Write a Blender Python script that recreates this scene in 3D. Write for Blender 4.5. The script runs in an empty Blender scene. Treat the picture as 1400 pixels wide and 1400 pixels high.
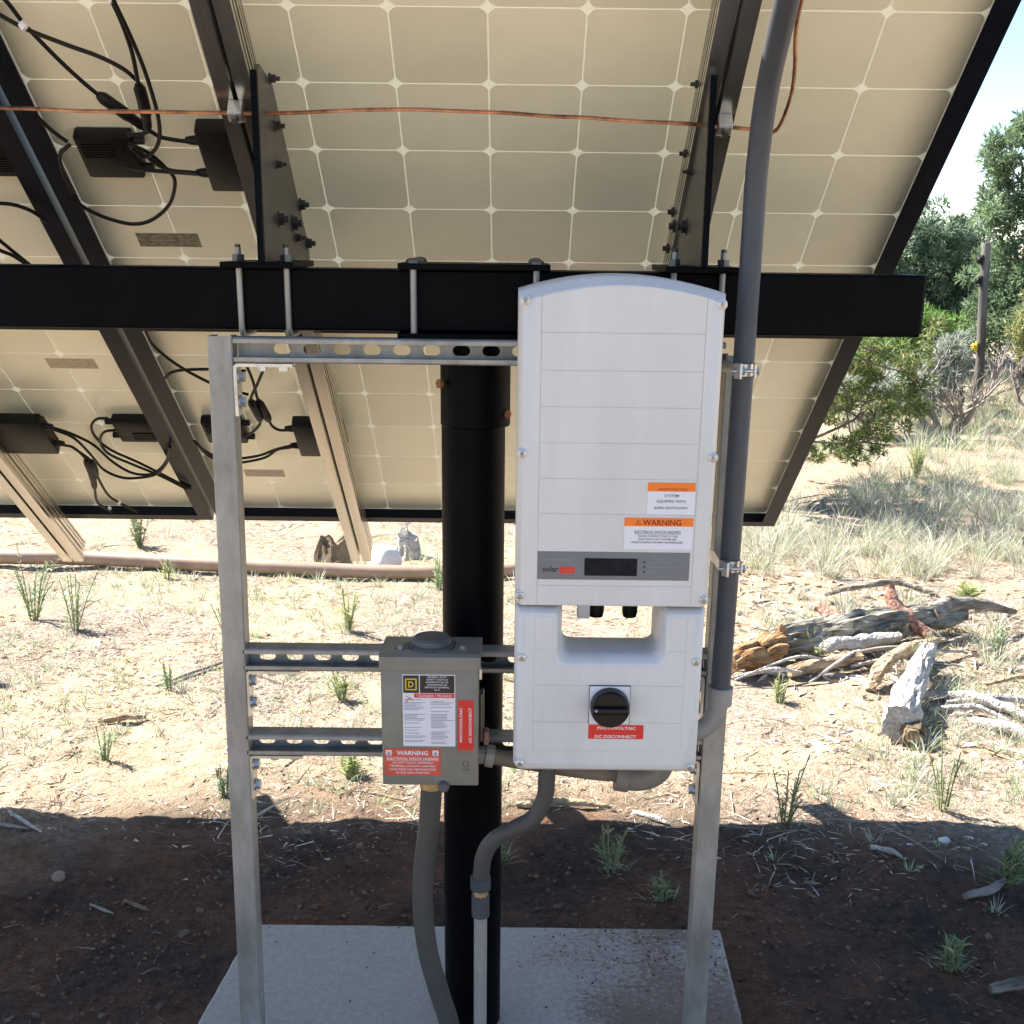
import bpy, bmesh, math, random
import numpy as np
from mathutils import Vector, Matrix, noise

# ------------------------------------------------------------------ camera, sky, sun, exposure
scene = bpy.context.scene
R = math.radians
CAM_H = 1.55
PITCH, ROLL = R(17.63), .0115
cam_data = bpy.data.cameras.new('camera')
cam = bpy.data.objects.new('camera', cam_data)
scene.collection.objects.link(cam)
cam_data.sensor_width = 36
cam_data.sensor_fit = 'HORIZONTAL'
cam_data.lens = 1680 / 1400 * 36
cam_data.shift_y = 164 / 1400
cam_data.clip_start = .05
cam_data.clip_end = 2000
Fv = Vector((0, math.cos(PITCH), -math.sin(PITCH)))
Uv = Vector((0, math.sin(PITCH), math.cos(PITCH)))
Rv = Vector((1, 0, 0))
rr = Rv * math.cos(ROLL) + Uv * math.sin(ROLL)
uu = -Rv * math.sin(ROLL) + Uv * math.cos(ROLL)
cam.matrix_world = Matrix(((rr.x, uu.x, -Fv.x, 0), (rr.y, uu.y, -Fv.y, 0), (rr.z, uu.z, -Fv.z, CAM_H), (0, 0, 0, 1)))
scene.camera = cam

SUN_AZ, SUN_EL = R(-63), R(47)          # azimuth from +Y, negative = to the left
world = bpy.data.worlds.new('World')
scene.world = world
world.use_nodes = True
wn = world.node_tree
bg = wn.nodes['Background']
sky = wn.nodes.new('ShaderNodeTexSky')
sky.sky_type = 'NISHITA'
sky.sun_disc = False
sky.sun_elevation = SUN_EL
sky.sun_rotation = SUN_AZ % (2 * math.pi)
sky.altitude = 1900
sky.air_density = 1.0
sky.dust_density = .1
sky.ozone_density = 1.5
wn.links.new(sky.outputs[0], bg.inputs[0])
bg.inputs[1].default_value = .07
sd = bpy.data.lights.new('sun', 'SUN')
sd.energy = 5.0
sd.angle = R(.53)
sd.color = (1, .95, .87)
sun = bpy.data.objects.new('sun', sd)
scene.collection.objects.link(sun)
to_sun = Vector((math.sin(SUN_AZ) * math.cos(SUN_EL), math.cos(SUN_AZ) * math.cos(SUN_EL), math.sin(SUN_EL)))
sun.rotation_euler = to_sun.to_track_quat('Z', 'Y').to_euler()
sun.location = to_sun * 30
vs = scene.view_settings
vs.view_transform = 'Standard'
vs.look = 'None'
vs.gamma = 1
vs.use_curve_mapping = False
vs.exposure = 2.03
scene.cycles.max_bounces = 6
scene.cycles.diffuse_bounces = 3
scene.cycles.transparent_max_bounces = 8

random.seed(7)
rng = np.random.default_rng(11)
C = scene.collection

# ------------------------------------------------------------------ materials
def mat(name, col, rough=.5, metal=0, spec=.5, var=0, vscale=8, bump=0, bscale=60, col2=None, stretch=None, vcol=False, vrough=0, grain=None, bdist=.01):
    m = bpy.data.materials.new(name)
    m.use_nodes = True
    nt = m.node_tree
    b = nt.nodes['Principled BSDF']
    b.inputs['Base Color'].default_value = (*col, 1)
    b.inputs['Roughness'].default_value = rough
    b.inputs['Metallic'].default_value = metal
    b.inputs['Specular IOR Level'].default_value = spec
    tc = nt.nodes.new('ShaderNodeTexCoord')
    vec = tc.outputs['Object']
    if stretch:
        mp = nt.nodes.new('ShaderNodeMapping')
        mp.inputs['Scale'].default_value = stretch
        nt.links.new(vec, mp.inputs[0])
        vec = mp.outputs[0]
    if grain is not None:
        mp = nt.nodes.new('ShaderNodeMapping')
        mp.vector_type = 'TEXTURE'
        mp.inputs['Rotation'].default_value = (0, 0, grain)
        mp.inputs['Scale'].default_value = (5, 1, 1)
        nt.links.new(vec, mp.inputs[0])
        vec = mp.outputs[0]
    src = None
    if vcol:
        a = nt.nodes.new('ShaderNodeAttribute')
        a.attribute_name = 'Col'
        src = a.outputs[0]
    if var or col2:
        n = nt.nodes.new('ShaderNodeTexNoise')
        n.inputs['Scale'].default_value = vscale
        n.inputs['Detail'].default_value = 6
        n.inputs['Roughness'].default_value = .65
        nt.links.new(vec, n.inputs['Vector'])
        rp = nt.nodes.new('ShaderNodeValToRGB')
        c2 = col2 if col2 else tuple(c * (1 - var) for c in col)
        c1 = col if col2 else tuple(min(1, c * (1 + var)) for c in col)
        rp.color_ramp.elements[0].position = .35
        rp.color_ramp.elements[1].position = .65
        rp.color_ramp.elements[0].color = (*c2, 1)
        rp.color_ramp.elements[1].color = (*c1, 1)
        nt.links.new(n.outputs[0], rp.inputs[0])
        if src is None:
            src = rp.outputs[0]
        else:
            mx = nt.nodes.new('ShaderNodeMix')
            mx.data_type = 'RGBA'
            mx.blend_type = 'MULTIPLY'
            mx.inputs[0].default_value = .8
            nt.links.new(src, mx.inputs[6])
            nt.links.new(rp.outputs[0], mx.inputs[7])
            src = mx.outputs[2]
        if vrough:
            mr = nt.nodes.new('ShaderNodeMapRange')
            mr.inputs[3].default_value = rough - vrough
            mr.inputs[4].default_value = rough + vrough
            nt.links.new(n.outputs[0], mr.inputs[0])
            nt.links.new(mr.outputs[0], b.inputs['Roughness'])
    if src is not None:
        nt.links.new(src, b.inputs['Base Color'])
    if bump:
        n2 = nt.nodes.new('ShaderNodeTexNoise')
        n2.inputs['Scale'].default_value = bscale
        n2.inputs['Detail'].default_value = 5
        nt.links.new(vec, n2.inputs['Vector'])
        bp = nt.nodes.new('ShaderNodeBump')
        bp.inputs['Strength'].default_value = bump
        bp.inputs['Distance'].default_value = bdist
        nt.links.new(n2.outputs[0], bp.inputs['Height'])
        nt.links.new(bp.outputs[0], b.inputs['Normal'])
    return m

def leaf_mat(name, trans=.3, rough=.55):
    m = bpy.data.materials.new(name)
    m.use_nodes = True
    nt = m.node_tree
    b = nt.nodes['Principled BSDF']
    b.inputs['Roughness'].default_value = rough
    b.inputs['Specular IOR Level'].default_value = .3
    a = nt.nodes.new('ShaderNodeAttribute')
    a.attribute_name = 'Col'
    nt.links.new(a.outputs[0], b.inputs['Base Color'])
    t = nt.nodes.new('ShaderNodeBsdfTranslucent')
    nt.links.new(a.outputs[0], t.inputs[0])
    mx = nt.nodes.new('ShaderNodeMixShader')
    mx.inputs[0].default_value = trans
    nt.links.new(b.outputs[0], mx.inputs[1])
    nt.links.new(t.outputs[0], mx.inputs[2])
    nt.links.new(mx.outputs[0], nt.nodes['Material Output'].inputs[0])
    return m

M = {}
M['black_paint'] = mat('black_paint', (.0016, .0018, .0028), .45, 0, .06, var=.4, vscale=14, bump=.05, bscale=90)
M['black_frame'] = mat('black_frame', (.004, .005, .01), .3, 0, .16, var=.3, vscale=20)
M['galv'] = mat('galvanised_steel', (.32, .312, .29), .48, .45, .5, var=.28, vscale=16, bump=.06, bscale=120, stretch=(1, 1, .35), vrough=.1)
M['galv_dark'] = mat('dull_steel', (.12, .115, .105), .42, .7, .5, var=.3, vscale=12, vrough=.1)
M['zinc'] = mat('zinc_plated', (.55, .55, .53), .34, .8, .5, var=.2, vscale=30)
M['dark_bolt'] = mat('dark_bolt', (.06, .058, .055), .4, .7, .5, var=.3, vscale=60)
M['rust_bolt'] = mat('rusty_bolt', (.3, .13, .055), .7, .2, .3, var=.4, vscale=120, bump=.3, bscale=200)
M['alu'] = mat('mill_aluminium', (.6, .575, .52), .24, .95, .5, var=.12, vscale=9, stretch=(3, .12, 3))
M['white'] = mat('white_enamel', (.63, .62, .605), .42, 0, .5, var=.05, vscale=5, bump=.03, bscale=500, stretch=(2.5, 1, .5))
M['white_print'] = mat('white_print', (.74, .73, .77), .4, 0, .4)
M['box_grey'] = mat('grey_enamel', (.205, .195, .165), .4, 0, .5, var=.1, vscale=22, bump=.03, bscale=300)
M['hub_grey'] = mat('hub_grey', (.1, .1, .105), .5, .1, .4, var=.2, vscale=30)
M['pvc'] = mat('grey_pvc', (.055, .06, .072), .5, 0, .4, var=.12, vscale=10, bump=.02, bscale=80)
M['pvc_light'] = mat('light_grey_pvc', (.27, .255, .23), .5, 0, .45, var=.15, vscale=14)
M['pvc_mid'] = mat('dusty_grey_pvc', (.19, .17, .145), .5, 0, .4, var=.15, vscale=14)
M['dusty_flex'] = mat('dusty_brown_conduit', (.17, .135, .1), .6, 0, .3, var=.2, vscale=20)
M['flex'] = mat('grey_liquidtight', (.068, .063, .056), .55, 0, .4, var=.12, vscale=14)
M['rubber'] = mat('black_plastic', (.005, .005, .005), .45, 0, .22, var=.3, vscale=25)
M['cable'] = mat('black_cable', (.006, .0056, .005), .45, 0, .25)
M['copper'] = mat('bare_copper', (.44, .21, .115), .42, .9, .5, var=.6, vscale=22)
M['orange'] = mat('orange_print', (.9, .2, .015), .45, 0, .4)
M['red'] = mat('red_print', (.68, .03, .02), .45, 0, .4)
M['red_orange'] = mat('faded_red_print', (.62, .09, .045), .45, 0, .4, var=.1, vscale=30)
M['dark_red'] = mat('dark_red_print', (.22, .02, .01), .5, 0, .4)
M['ink'] = mat('black_ink', (.03, .028, .03), .5, 0, .4)
M['ink_grey'] = mat('grey_ink', (.3, .3, .33), .5, 0, .4)
M['brown_print'] = mat('dark_brown_print', (.03, .022, .02), .45, 0, .4)
M['yellow'] = mat('yellow_print', (.62, .5, .05), .45, 0, .4)
M['faceplate'] = mat('grey_faceplate', (.17, .175, .185), .45, 0, .4, var=.06, vscale=40)
M['screen'] = mat('display_glass', (.006, .008, .016), .25, 0, .12, var=.5, vscale=60)
M['knob'] = mat('black_knob', (.005, .005, .006), .35, 0, .25)
M['brass'] = mat('brass_fitting', (.5, .37, .18), .4, .7, .5, var=.2, vscale=40)
M['concrete'] = None
M['foil'] = mat('rating_label_print', (.3, .27, .2), .5, 0, .4, vscale=70, col2=(.07, .06, .045), stretch=(1, 2.5, 1))
M['foil_pale'] = mat('faded_rating_label', (.5, .44, .33), .5, 0, .4, vscale=60, col2=(.36, .3, .2), stretch=(1, 2.5, 1))
M['pipe'] = mat('weathered_brown_pipe', (.3, .205, .145), .45, 0, .4, var=.2, vscale=5, bump=.05, bscale=30)
M['bark'] = mat('grey_bark', (.34, .3, .26), .9, 0, .2, vscale=40, col2=(.1, .08, .06), bump=1, bscale=60, grain=.2, bdist=.02)
M['bark_lichen'] = mat('lichen_bark', (.36, .35, .29), .9, 0, .2, vscale=34, col2=(.07, .055, .04), bump=1, bscale=60, grain=.5, bdist=.03)
M['pale_wood'] = mat('bleached_wood', (.58, .55, .51), .85, 0, .2, vscale=36, col2=(.36, .32, .28), bump=1, bscale=70, grain=1.15, bdist=.025)
M['rot_wood'] = mat('orange_rotten_wood', (.44, .28, .15), .85, 0, .2, vscale=40, col2=(.16, .07, .025), bump=1, bscale=70, grain=.7, bdist=.03)
M['red_wood'] = mat('reddish_branch', (.42, .25, .19), .85, 0, .2, vscale=45, col2=(.2, .085, .06), bump=1, bscale=60, bdist=.02)
M['tan_wood'] = mat('splintered_wood', (.52, .42, .29), .85, 0, .2, vscale=50, col2=(.2, .13, .07), bump=1, bscale=80, grain=.5, bdist=.02)
M['stump'] = mat('weathered_stump', (.22, .17, .11), .9, 0, .2, vscale=14, col2=(.08, .055, .035), bump=1, bscale=35, stretch=(1, 1, .35))
M['trunk'] = mat('juniper_trunk', (.2, .16, .12), .9, 0, .2, vscale=9, col2=(.09, .07, .05), bump=1, bscale=30, stretch=(1, 1, .4))
M['twig'] = mat('dead_twig', (.33, .29, .26), .9, 0, .2, vscale=9, col2=(.18, .15, .13))
M['tan_stone'] = mat('tan_stone', (.26, .2, .15), .85, 0, .3, var=.2, vscale=20, bump=.5, bscale=60)
M['rock'] = mat('white_rock', (.66, .63, .6), .8, 0, .3, var=.12, vscale=8, bump=.6, bscale=20)
M['post_wood'] = mat('weathered_post', (.17, .16, .15), .85, 0, .2, vscale=10, col2=(.08, .075, .07), bump=.5, bscale=30, stretch=(1, 1, .2))
M['plastic_yellow'] = mat('yellow_plastic', (.8, .55, .03), .45)
M['litter'] = mat('litter', (1, 1, 1), .85, 0, .2, vcol=True)
M['leaf'] = leaf_mat('leaf', .4)
M['grass'] = leaf_mat('grass_blade', .35)

# backsheet: white polymer film that lets a little sun through between the cells
def make_backsheet():
    m = bpy.data.materials.new('panel_backsheet')
    m.use_nodes = True
    nt = m.node_tree
    b = nt.nodes['Principled BSDF']
    b.inputs['Base Color'].default_value = (.75, .72, .6, 1)
    b.inputs['Roughness'].default_value = .36
    b.inputs['Specular IOR Level'].default_value = .5
    t = nt.nodes.new('ShaderNodeBsdfTranslucent')
    t.inputs[0].default_value = (.9, .92, .8, 1)
    mx = nt.nodes.new('ShaderNodeMixShader')
    mx.inputs[0].default_value = .06
    nt.links.new(b.outputs[0], mx.inputs[1])
    nt.links.new(t.outputs[0], mx.inputs[2])
    nt.links.new(mx.outputs[0], nt.nodes['Material Output'].inputs[0])
    return m
M['backsheet'] = make_backsheet()
M['cell'] = mat('cell_rear_metallisation', (.89, .86, .675), .33, .16, .5, var=.03, vscale=6, vrough=.03)

def vary_cells():
    # cell-to-cell shade differences and faint streaks
    nt = M['cell'].node_tree
    b = nt.nodes['Principled BSDF']
    src = b.inputs['Base Color'].links[0].from_socket
    oi = nt.nodes.new('ShaderNodeObjectInfo')
    mr = nt.nodes.new('ShaderNodeMapRange')
    mr.inputs[3].default_value = .9
    mr.inputs[4].default_value = 1.03
    nt.links.new(oi.outputs['Random'], mr.inputs[0])
    mx = nt.nodes.new('ShaderNodeMix')
    mx.data_type = 'RGBA'
    mx.blend_type = 'MULTIPLY'
    mx.inputs[0].default_value = 1
    nt.links.new(src, mx.inputs[6])
    nt.links.new(mr.outputs[0], mx.inputs[7])
    nt.links.new(mx.outputs[2], b.inputs['Base Color'])
vary_cells()
def make_glass():
    m = bpy.data.materials.new('panel_glass')
    m.use_nodes = True
    nt = m.node_tree
    nt.nodes.remove(nt.nodes['Principled BSDF'])
    tr = nt.nodes.new('ShaderNodeBsdfTransparent')
    gl = nt.nodes.new('ShaderNodeBsdfGlossy')
    gl.inputs['Roughness'].default_value = .05
    fr = nt.nodes.new('ShaderNodeFresnel')
    mx = nt.nodes.new('ShaderNodeMixShader')
    nt.links.new(fr.outputs[0], mx.inputs[0])
    nt.links.new(tr.outputs[0], mx.inputs[1])
    nt.links.new(gl.outputs[0], mx.inputs[2])
    nt.links.new(mx.outputs[0], nt.nodes['Material Output'].inputs[0])
    return m
M['glass'] = make_glass()

def make_ground_mat():
    m = bpy.data.materials.new('dry_soil')
    m.use_nodes = True
    nt = m.node_tree
    b = nt.nodes['Principled BSDF']
    b.inputs['Roughness'].default_value = .95
    b.inputs['Specular IOR Level'].default_value = .15
    N, L = nt.nodes.new, nt.links.new
    geo = N('ShaderNodeNewGeometry')
    def nz(scale, detail=6, rough=.6):
        n = N('ShaderNodeTexNoise')
        n.inputs['Scale'].default_value = scale
        n.inputs['Detail'].default_value = detail
        n.inputs['Roughness'].default_value = rough
        L(geo.outputs['Position'], n.inputs['Vector'])
        return n
    def ramp(inp, p0, c0, p1, c1):
        r = N('ShaderNodeValToRGB')
        r.color_ramp.elements[0].position = p0
        r.color_ramp.elements[1].position = p1
        r.color_ramp.elements[0].color = (*c0, 1)
        r.color_ramp.elements[1].color = (*c1, 1)
        L(inp, r.inputs[0])
        return r
    def mix(f, a, bb):
        x = N('ShaderNodeMix')
        x.data_type = 'RGBA'
        if isinstance(f, float):
            x.inputs[0].default_value = f
        else:
            L(f, x.inputs[0])
        L(a, x.inputs[6])
        L(bb, x.inputs[7])
        return x.outputs[2]
    n1, n2, n3 = nz(1.3), nz(9, 8, .7), nz(60, 4, .7)
    sand = ramp(n2.outputs[0], .32, (.345, .255, .168), .68, (.53, .43, .3))
    duff = ramp(n3.outputs[0], .35, (.19, .135, .095), .66, (.5, .42, .335))
    patch = ramp(n1.outputs[0], .42, (0, 0, 0), .58, (1, 1, 1))
    dry = mix(patch.outputs[0], sand.outputs[0], duff.outputs[0])
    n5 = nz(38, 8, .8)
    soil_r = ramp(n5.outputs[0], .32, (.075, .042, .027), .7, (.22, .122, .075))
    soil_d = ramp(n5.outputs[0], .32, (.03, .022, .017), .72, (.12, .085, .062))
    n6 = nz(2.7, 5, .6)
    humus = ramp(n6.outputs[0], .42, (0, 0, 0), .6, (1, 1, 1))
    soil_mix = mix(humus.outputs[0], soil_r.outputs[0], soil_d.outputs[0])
    # dug-over red soil round the slab
    # (the mask reaches equally far north and south of its centre)
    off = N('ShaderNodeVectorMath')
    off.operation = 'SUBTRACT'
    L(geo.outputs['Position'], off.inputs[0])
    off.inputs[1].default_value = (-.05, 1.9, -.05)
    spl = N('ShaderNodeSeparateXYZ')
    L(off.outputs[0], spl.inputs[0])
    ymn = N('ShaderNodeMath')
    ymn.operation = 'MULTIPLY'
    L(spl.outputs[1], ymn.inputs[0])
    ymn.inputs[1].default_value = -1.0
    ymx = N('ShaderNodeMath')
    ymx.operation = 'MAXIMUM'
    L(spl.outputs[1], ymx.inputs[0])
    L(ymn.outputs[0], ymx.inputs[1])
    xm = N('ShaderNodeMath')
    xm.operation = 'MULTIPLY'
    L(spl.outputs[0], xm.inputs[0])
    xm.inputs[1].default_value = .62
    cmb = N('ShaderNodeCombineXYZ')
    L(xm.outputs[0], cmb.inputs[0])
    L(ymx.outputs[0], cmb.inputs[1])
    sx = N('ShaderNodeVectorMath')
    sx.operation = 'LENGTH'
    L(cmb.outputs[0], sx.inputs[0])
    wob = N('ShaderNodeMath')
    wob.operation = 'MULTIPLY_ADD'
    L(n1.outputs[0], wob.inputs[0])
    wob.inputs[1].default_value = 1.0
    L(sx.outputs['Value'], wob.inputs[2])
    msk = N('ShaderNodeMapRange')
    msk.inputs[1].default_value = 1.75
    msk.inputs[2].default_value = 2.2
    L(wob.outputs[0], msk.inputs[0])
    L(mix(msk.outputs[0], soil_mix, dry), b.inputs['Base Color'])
    add = N('ShaderNodeMath')
    add.operation = 'MULTIPLY_ADD'
    L(n3.outputs[0], add.inputs[0])
    add.inputs[1].default_value = .5
    n4 = nz(170, 3, .7)
    add0 = N('ShaderNodeMath')
    add0.operation = 'MULTIPLY_ADD'
    L(n4.outputs[0], add0.inputs[0])
    add0.inputs[1].default_value = .3
    L(n2.outputs[0], add0.inputs[2])
    L(add0.outputs[0], add.inputs[2])
    bp = N('ShaderNodeBump')
    bp.inputs['Strength'].default_value = 1
    bp.inputs['Distance'].default_value = .03
    L(add.outputs[0], bp.inputs['Height'])
    L(bp.outputs[0], b.inputs['Normal'])
    return m
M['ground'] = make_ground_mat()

def make_concrete():
    m = mat('concrete', (.4, .375, .338), .85, 0, .25, var=.1, vscale=70, bump=.4, bscale=160)
    nt = m.node_tree
    b = nt.nodes['Principled BSDF']
    src = b.inputs['Base Color'].links[0].from_socket
    N, L = nt.nodes.new, nt.links.new
    geo = N('ShaderNodeNewGeometry')
    n = N('ShaderNodeTexNoise')
    n.inputs['Scale'].default_value = 75
    n.inputs['Detail'].default_value = 12
    n.inputs['Roughness'].default_value = .85
    L(geo.outputs['Position'], n.inputs['Vector'])
    n0 = N('ShaderNodeTexNoise')
    n0.inputs['Scale'].default_value = 2.6
    L(geo.outputs['Position'], n0.inputs['Vector'])
    sep = N('ShaderNodeSeparateXYZ')
    L(geo.outputs['Position'], sep.inputs[0])
    # red dirt washed over the right half of the slab
    e = N('ShaderNodeMapRange')
    e.inputs[1].default_value = -.25
    e.inputs[2].default_value = .4
    e.inputs[3].default_value = -.26
    e.inputs[4].default_value = .1
    L(sep.outputs[0], e.inputs[0])
    a1 = N('ShaderNodeMath')
    a1.operation = 'ADD'
    L(n.outputs[0], a1.inputs[0])
    L(e.outputs[0], a1.inputs[1])
    a2 = N('ShaderNodeMath')
    a2.operation = 'MULTIPLY_ADD'
    L(n0.outputs[0], a2.inputs[0])
    a2.inputs[1].default_value = .6
    L(a1.outputs[0], a2.inputs[2])
    rp = N('ShaderNodeValToRGB')
    rp.color_ramp.elements[0].position = .77
    rp.color_ramp.elements[1].position = .89
    L(a2.outputs[0], rp.inputs[0])
    sc = N('ShaderNodeMath')
    sc.operation = 'MULTIPLY'
    sc.inputs[1].default_value = .8
    L(rp.outputs[0], sc.inputs[0])
    x = N('ShaderNodeMix')
    x.data_type = 'RGBA'
    L(sc.outputs[0], x.inputs[0])
    L(src, x.inputs[6])
    x.inputs[7].default_value = (.17, .1, .07, 1)
    L(x.outputs[2], b.inputs['Base Color'])
    return m
M['concrete'] = make_concrete()

# ------------------------------------------------------------------ mesh helpers
class MB:
    def __init__(s):
        s.v, s.f, s.c = [], [], []
    def add(s, vs, fs):
        o = len(s.v)
        s.v += [tuple(v) for v in vs]
        s.f += [tuple(i + o for i in f) for f in fs]
        return s
    def box(s, x0, x1, y0, y1, z0, z1, bev=0):
        bm = bmesh.new()
        bmesh.ops.create_cube(bm, size=1)
        for v in bm.verts:
            v.co = Vector(((x0 + x1) / 2 + v.co.x * (x1 - x0), (y0 + y1) / 2 + v.co.y * (y1 - y0), (z0 + z1) / 2 + v.co.z * (z1 - z0)))
        if bev:
            bmesh.ops.bevel(bm, geom=list(bm.edges), offset=bev, segments=2, affect='EDGES', profile=.5)
        return s.frombm(bm)
    def frombm(s, bm, mtx=None):
        bm.verts.ensure_lookup_table()
        bm.verts.index_update()
        s.add([(mtx @ v.co if mtx else v.co) for v in bm.verts], [[v.index for v in f.verts] for f in bm.faces])
        bm.free()
        return s
    def prism(s, pts, axis, a0, a1, caps=True):
        # pts in the two remaining axes; axis 'x','y','z'
        def P(p, a):
            return {'x': (a, p[0], p[1]), 'y': (p[0], a, p[1]), 'z': (p[0], p[1], a)}[axis]
        n = len(pts)
        vs = [P(p, a0) for p in pts] + [P(p, a1) for p in pts]
        fs = [(i, (i + 1) % n, n + (i + 1) % n, n + i) for i in range(n)]
        if caps:
            fs += [tuple(range(n - 1, -1, -1)), tuple(range(n, 2 * n))]
        return s.add(vs, fs)
    def loft(s, rings, cap0=True, cap1=True):
        n = len(rings[0])
        vs = [v for r_ in rings for v in r_]
        fs = []
        for k in range(len(rings) - 1):
            for i in range(n):
                j = (i + 1) % n
                fs.append((k * n + i, k * n + j, (k + 1) * n + j, (k + 1) * n + i))
        if cap0:
            fs.append(tuple(range(n - 1, -1, -1)))
        if cap1:
            fs.append(tuple(range((len(rings) - 1) * n, len(rings) * n)))
        return s.add(vs, fs)
    def tube(s, path, rad, seg=10, cap=True, wob=0, seed=0):
        P = [Vector(p) for p in path]
        n = len(P)
        rs = rad if hasattr(rad, '__len__') else [rad] * n
        rm = max(sum(rs) / n, 1e-4)
        cum = [0.0]
        for i in range(1, n):
            cum.append(cum[-1] + (P[i] - P[i - 1]).length / rm)
        T = []
        for i in range(n):
            t = P[min(i + 1, n - 1)] - P[max(i - 1, 0)]
            T.append(t.normalized())
        up = Vector((0, 0, 1)) if abs(T[0].z) < .9 else Vector((1, 0, 0))
        a = T[0].cross(up).normalized()
        rings = []
        for i in range(n):
            a = (a - T[i] * a.dot(T[i])).normalized()
            b = T[i].cross(a)
            ring = []
            for k in range(seg):
                th = 2 * math.pi * k / seg
                r_ = rs[i]
                if wob:
                    ct, st_ = math.cos(th), math.sin(th)
                    r_ *= 1 + wob * (.7 * noise.noise(Vector((ct * 1.2 + seed, st_ * 1.2, cum[i] * .45 + seed * 3))) + .35 * noise.noise(Vector((ct * 3 + seed, st_ * 3, cum[i] * .8))) + .4 * noise.noise(Vector((ct * 7, st_ * 7 + seed, cum[i] * .35))))
                ring.append(P[i] + a * (math.cos(th) * r_) + b * (math.sin(th) * r_))
            rings.append(ring)
        return s.loft(rings, cap, cap)
    def cyl(s, c, axis, r, h, seg=20, r2=None):
        a = Vector(axis).normalized()
        c = Vector(c)
        return s.tube([c, c + a * h], [r, r if r2 is None else r2], seg)
    def bolt(s, c, axis, r=.009, h=.006, washer=True, stud=0):
        a = Vector(axis).normalized()
        c = Vector(c)
        if washer:
            s.cyl(c - a * .001, a, r * 1.25, .003, 16)
            c = c + a * .002
        s.cyl(c, a, r, h, 6)
        if stud:
            s.cyl(c + a * h * .9, a, r * .5, stud, 10)
        return s

def spline(pts, n=6):
    P = [Vector(p) for p in pts]
    P = [P[0] * 2 - P[1]] + P + [P[-1] * 2 - P[-2]]
    out = []
    for i in range(1, len(P) - 2):
        p0, p1, p2, p3 = P[i - 1:i + 3]
        for k in range(n):
            t = k / n
            out.append(.5 * ((2 * p1) + (p2 - p0) * t + (2 * p0 - 5 * p1 + 4 * p2 - p3) * t * t + (3 * p1 - p0 - 3 * p2 + p3) * t ** 3))
    out.append(P[-2])
    return out

OFF = {}
def to_mesh(name, mb, m, off=(0, 0, 0), smooth=False):
    me = bpy.data.meshes.new(name)
    o = Vector(off)
    me.from_pydata([tuple(Vector(v) - o) for v in mb.v], [], mb.f)
    bm = bmesh.new()
    bm.from_mesh(me)
    bmesh.ops.recalc_face_normals(bm, faces=bm.faces)
    bm.to_mesh(me)
    bm.free()
    if mb.c:
        ca = me.color_attributes.new('Col', 'FLOAT_COLOR', 'POINT')
        arr = np.ones((len(mb.v), 4), np.float32)
        arr[:, :3] = np.array(mb.c, np.float32)
        ca.data.foreach_set('color', arr.ravel())
    if smooth:
        me.shade_smooth()
        me.set_sharp_from_angle(angle=R(38))
    me.materials.append(M[m] if isinstance(m, str) else m)
    return me

def props(o, label=None, cat=None, group=None, kind=None):
    if label: o['label'] = label
    if cat: o['category'] = cat
    if group: o['group'] = group
    if kind: o['kind'] = kind
    return o

def thing(name, label, cat, loc=(0, 0, 0), rot=None, group=None, kind=None):
    o = bpy.data.objects.new(name, None)
    o.empty_display_size = .05
    C.objects.link(o)
    o.location = loc
    if rot:
        o.rotation_euler = rot
        OFF[o.name] = Vector((0, 0, 0))          # parts given in local coordinates
    else:
        OFF[o.name] = Vector(loc)                # parts given in world coordinates
    return props(o, label, cat, group, kind)

def part(name, mb, m, parent, smooth=False, label=None, kind=None):
    off = OFF[parent.name]
    o = bpy.data.objects.new(name, to_mesh(name, mb, m, off, smooth))
    C.objects.link(o)
    o.parent = parent
    OFF[o.name] = off
    return props(o, label, None, None, kind)

def solo(name, mb, m, label, cat, group=None, smooth=False, kind=None):
    a = np.array(mb.v)
    base = ((a[:, 0].min() + a[:, 0].max()) / 2, (a[:, 1].min() + a[:, 1].max()) / 2, a[:, 2].min())
    base = tuple(float(b) for b in base)
    o = bpy.data.objects.new(name, to_mesh(name, mb, m, base, smooth))
    C.objects.link(o)
    o.location = base
    OFF[o.name] = Vector(base)
    return props(o, label, cat, group, kind)

def shared(name, me, parent, loc):
    o = bpy.data.objects.new(name, me)
    C.objects.link(o)
    o.parent = parent
    o.location = loc
    OFF[o.name] = OFF[parent.name]
    return o

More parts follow.
